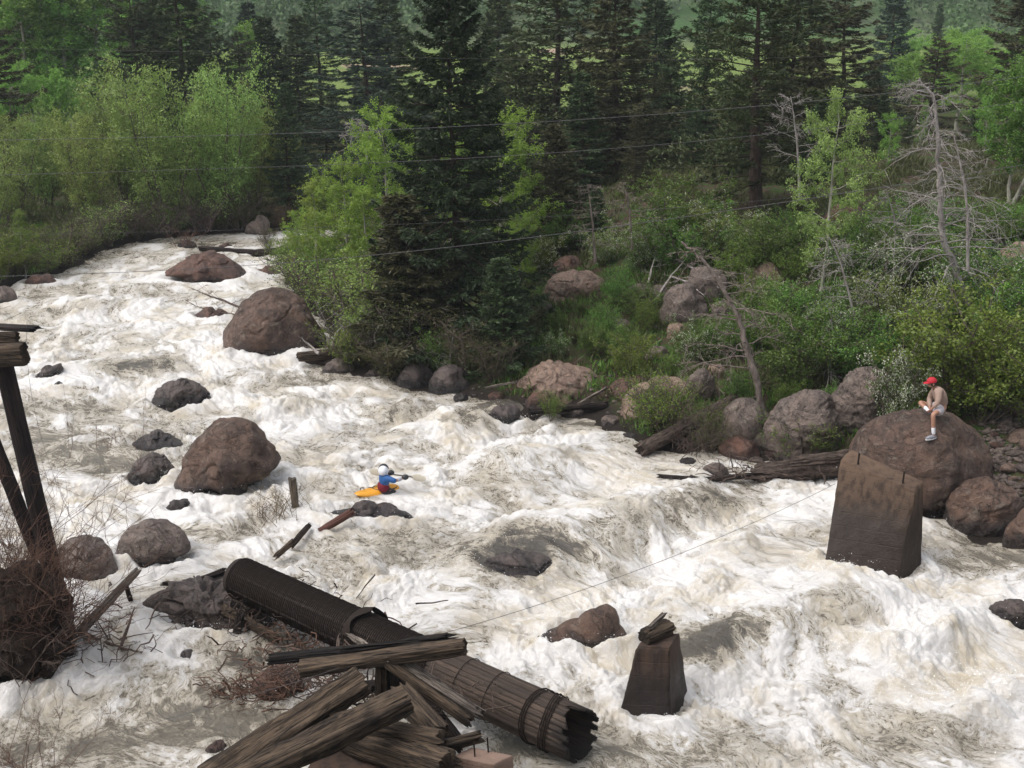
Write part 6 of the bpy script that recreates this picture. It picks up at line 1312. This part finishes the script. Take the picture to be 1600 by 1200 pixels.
# ------------------------------------------------------------------ the rapids
HUMPS[0] = (815, 880, 1.5, 1.25, .42, 1.1)
def water_surface():
    na, nr = 1150, 1050
    th = np.linspace(R(-33), R(35), na); rr = np.exp(np.linspace(math.log(17.0), math.log(84), nr))
    A, Rr = np.meshgrid(th, rr); x = (Rr * np.sin(A)).ravel(); y = (Rr * np.cos(A)).ravel()
    sd_ = river_sd(x, y)
    keep = sd_ < 1.2
    idx = -np.ones(len(x), int); idx[keep] = np.arange(keep.sum())
    i = (np.arange(nr - 1)[:, None] * na + np.arange(na - 1)[None]).ravel()
    q = np.stack([i, i + 1, i + na + 1, i + na], 1); q = q[keep[q].all(1)]; q = idx[q]
    x, y, sd_ = x[keep], y[keep], sd_[keep]
    s, t = flow(x, y)
    z0 = 0 * x
    # flow coordinates bent by slow eddies
    wx = .9 * gn(x * .22, y * .22, z0, 3) + .35 * gn(x * .7, y * .7, z0, 4); wy = .9 * gn(x * .22, y * .22, z0 + 9, 3) + .35 * gn(x * .7, y * .7, z0 + 9, 4)
    S_, T_ = s + wx, t + wy
    calm = z0.copy()
    for (px, py, rx, ry, a) in CALM:
        c = W(px, py); calm = np.maximum(calm, a * np.exp(-(((x - c.x) / rx)**2 + ((y - c.y) / ry)**2) ** 1.0))
    calm = np.maximum(calm, .55 * sstep(-1.0, 0, sd_))
    h = z0.copy(); glass = z0.copy(); foamadd = z0.copy()
    for (px, py, wa, la, hh, gl) in HUMPS:
        c = W(px, py); cs, ct = flow(np.array([c.x]), np.array([c.y]))
        ds = (S_ - cs[0]) / la; dt = (T_ - ct[0]) / wa
        # gentle upstream face, steep downstream face ending in a hole with a foam pile
        up = np.exp(-(ds * .8)**2) * (ds < 0) + np.exp(-(ds * 1.35)**2) * (ds >= 0)
        e = up * np.exp(-dt**2); h += .85 * hh * e
        hole = np.exp(-((ds - 1.5) * 1.6)**2 - (dt * .8)**2); h -= hh * .35 * hole
        pile = np.exp(-((ds - 2.3) * 1.5)**2 - (dt * .8)**2); h += hh * .3 * pile
        foamadd += .6 * (pile + .7 * hole); glass = np.maximum(glass, gl * np.exp(-((ds + .1) / .95)**4 - (dt / 1.05)**4))
    for (cx, cy, rx, ry) in WROCKS:
        if rx > 2.6: rx *= .9
        d = np.hypot((x - cx) / (rx + .15), (y - cy) / (ry + .15))
        foamadd += .75 * np.exp(-((d - 1.1) / .3)**2) * (rx > .35)
        h += .2 * min(1, rx) * np.exp(-((d - 1.0) / .25)**2)
    fr = 1 - .5 * sstep(38, 58, y)
    rough = fr * np.clip(1 - .8 * calm, .12, 1) * (1 - .8 * np.clip(glass, 0, 1)) * (.35 + .65 * sstep(0, 1.2, -sd_))
    sw = fbm(S_ * .24, T_ * .3, z0, 3, 21)
    h += .32 * fr * sw * (1 - .75 * calm)
    big = fbm(S_ * .62, T_ * .72, z0, 2, 31)
    bil = np.abs(gn(S_ * .95, T_ * 1.25, z0, 41))
    bil2 = np.abs(gn(S_ * 2.1 + wx, T_ * 2.7, z0, 42)); bil3 = np.abs(gn(S_ * 4.6, T_ * 5.6 + wy, z0, 43)); bil4 = np.abs(gn(S_ * 9.5, T_ * 11, z0, 44))
    turb = sstep(-.15, .45, fbm(S_ * .3, T_ * .42, z0 + 5, 3, 51) + foamadd * .35 - calm * .4 + .12)
    h += rough * (.19 * big + (.22 * (bil - .2)) * (.45 + .75 * turb) + .12 * (bil2 - .2) * (.35 + turb) + .06 * (bil3 - .2) * (.4 + turb) + .028 * (bil4 - .2) * (.45 + .9 * turb))
    # fine streamwise ripples
    rip = fbm(S_ * 2.2, T_ * 7, z0, 3, 61)
    h += .022 * rip
    kz = D(592, 768, 33.2)
    nk = np.exp(-((x - kz.x - .1) / 1.1)**2 - ((y - kz.y) / 1.0)**2); h = h * (1 - .85 * nk) + (.01) * nk
    foam = .60 + .38 * sw + .5 * big * .5 + .3 * (turb - .4) + .8 * (bil - .22) + .4 * foamadd - .92 * calm - .85 * glass + .15 * fbm(S_ * .9, T_ * 2.6, z0, 4, 71)
    tan_ = sstep(.0, .5, fbm(S_ * .5, T_ * .6, z0 + 2, 4, 81) + .55 * glass * 1.0 + .15) * (1 - .6 * calm)
    # spray thrown up at the rocks, falls and wave crests
    g = np.random.default_rng(6); sp = MB()
    wgt = np.clip(foamadd - .35, 0, 1) * (y < 50) * (sd_ < -.3) + .02 * (foam > 1.0) * (y < 42) * (h > .25); wgt *= (y / 25) ** 2
    pk = g.choice(len(x), 9000, p=wgt / wgt.sum()); P = np.stack([x[pk], y[pk], h[pk]], 1) + g.normal(size=(9000, 3)) * np.array([.05, .05, 0]); P[:, 2] += g.exponential(.07, 9000)
    sp.kites(P, g.normal(size=P.shape), g.uniform(.012, .035, 9000), g.uniform(.01, .025, 9000), g)
    global SPRAY; SPRAY = sp
    me = MB(); me.add(np.stack([x, y, h], 1), q)
    m = me.mesh('river_water', None)
    for nm, v in (('foam', foam), ('tan', tan_), ('glass', glass)):
        a = m.attributes.new(nm, 'FLOAT', 'POINT'); a.data.foreach_set('value', v.astype(np.float32))
    a = m.attributes.new('st', 'FLOAT_VECTOR', 'POINT'); a.data.foreach_set('vector', np.stack([S_, T_, h * 1.2], 1).astype(np.float32).ravel())
    return m
t = NT('white_water'); st = t.attr('st', 'Vector'); fo = t.attr('foam'); ta = t.attr('tan'); gl = t.attr('glass')
w1 = t.n('ShaderNodeTexNoise'); t.l(t.maps(st, (.9, 1.6, 1)), w1.inputs[0]); w1.inputs['Scale'].default_value = 1.3; w1.inputs['Detail'].default_value = 4
vm = t.n('ShaderNodeVectorMath', operation='MULTIPLY_ADD'); t.l(w1.outputs['Color'], vm.inputs[0]); vm.inputs[1].default_value = (.9, .9, .9); t.l(st, vm.inputs[2])
q = vm.outputs[0]
A1 = t.maps(q, (.85, 1.25, 1)); A2 = t.maps(q, (1, 1.5, 1))
nA = t.noise(A1, 1.6, 9, .68, .6)
nB = t.noise(A2, 4.5, 8, .7, .8)
rid = t.math('SUBTRACT', 1.0, t.math('MULTIPLY', t.math('ABSOLUTE', t.math('SUBTRACT', t.noise(A2, 2.6, 7, .62, .5), .5)), 9.0), clamp=True)
rid2 = t.math('SUBTRACT', 1.0, t.math('MULTIPLY', t.math('ABSOLUTE', t.math('SUBTRACT', t.noise(A2, 6.5, 6, .62, .35), .5)), 8.0), clamp=True)
lace = t.math('MAXIMUM', t.math('MULTIPLY', rid, .9), t.math('MULTIPLY', rid2, .62))
cov = t.math('ADD', fo, t.math('ADD', t.math('MULTIPLY_ADD', nA, 2.1, -1.05), t.math('MULTIPLY_ADD', nB, 1.0, -.5)))
body = t.ramp(cov, .22, .78)
lacec = t.math('MULTIPLY', lace, t.ramp(cov, -.5, .4, .10, 1))
c1 = t.math('MAXIMUM', body, lacec)
murk = t.mix(nB, (.085, .076, .064), (.18, .16, .125))
foamc = t.mix(t.math('MULTIPLY', ta, t.ramp(nA, .3, .65)), (.69, .67, .65), (.50, .44, .345))
foamc = t.mix(t.ramp(nB, .28, .5, .38, 0), foamc, (.42, .385, .33))
foamc = t.mix(t.ramp(nB, .5, .72, 0, .5), foamc, (.78, .775, .78))
murk = t.mix(t.math('MULTIPLY', gl, .8, clamp=True), murk, (.05, .043, .037))
mid = t.mix(t.ramp(c1, 0, .55), murk, (.42, .37, .29))
col = t.mix(t.ramp(c1, .3, .95), mid, foamc)
bh = t.math('ADD', t.math('MULTIPLY', nB, .5), t.math('MULTIPLY', c1, .25))
bh = t.math('ADD', bh, t.math('MULTIPLY', t.noise(A2, 16, 4, .7), .25))
bp = t.bump(bh, .12, 1.0)
wp = t.pr(col, t.ramp(c1, .1, .8, .12, .7), bp, .5); tl_ = t.n('ShaderNodeBsdfTranslucent'); t.l(col, tl_.inputs[0]); ms = t.n('ShaderNodeMixShader'); t.l(t.math('MULTIPLY', c1, .0), ms.inputs[0]); t.l(wp.outputs[0], ms.inputs[1]); t.l(tl_.outputs[0], ms.inputs[2])
t.set(wp.inputs['Subsurface Weight'], t.math('MULTIPLY', body, .6)); wp.inputs['Subsurface Radius'].default_value = (.12, .115, .1); wp.inputs['Subsurface Scale'].default_value = 1.0
M['water'] = t.done(wp)
wm = water_surface(); wm.materials.append(M['water'])
link('river_water', wm, kind='structure')

spm = plain('spray_drops', (.86, .87, .88), .3, .5, 0, .02)
link('spray', SPRAY.mesh('spray', spm, False), kind='stuff', label='white spray thrown up at rocks and wave crests', cat='spray')

# thin moist air over the valley: one closed box round everything, bottom below the river, top above the highest tree
mb = MB(); mb.box((0, 500, 62), (1900, 1240, 132)); t = NT('valley_haze'); pv = t.n('ShaderNodeVolumePrincipled'); pv.inputs['Density'].default_value = .0004; pv.inputs['Color'].default_value = (.82, .88, .95, 1); pv.inputs['Anisotropy'].default_value = .2
t.l(pv.outputs[0], t.out.inputs['Volume']); link('haze', mb.mesh('haze', t.m, False), kind='stuff')
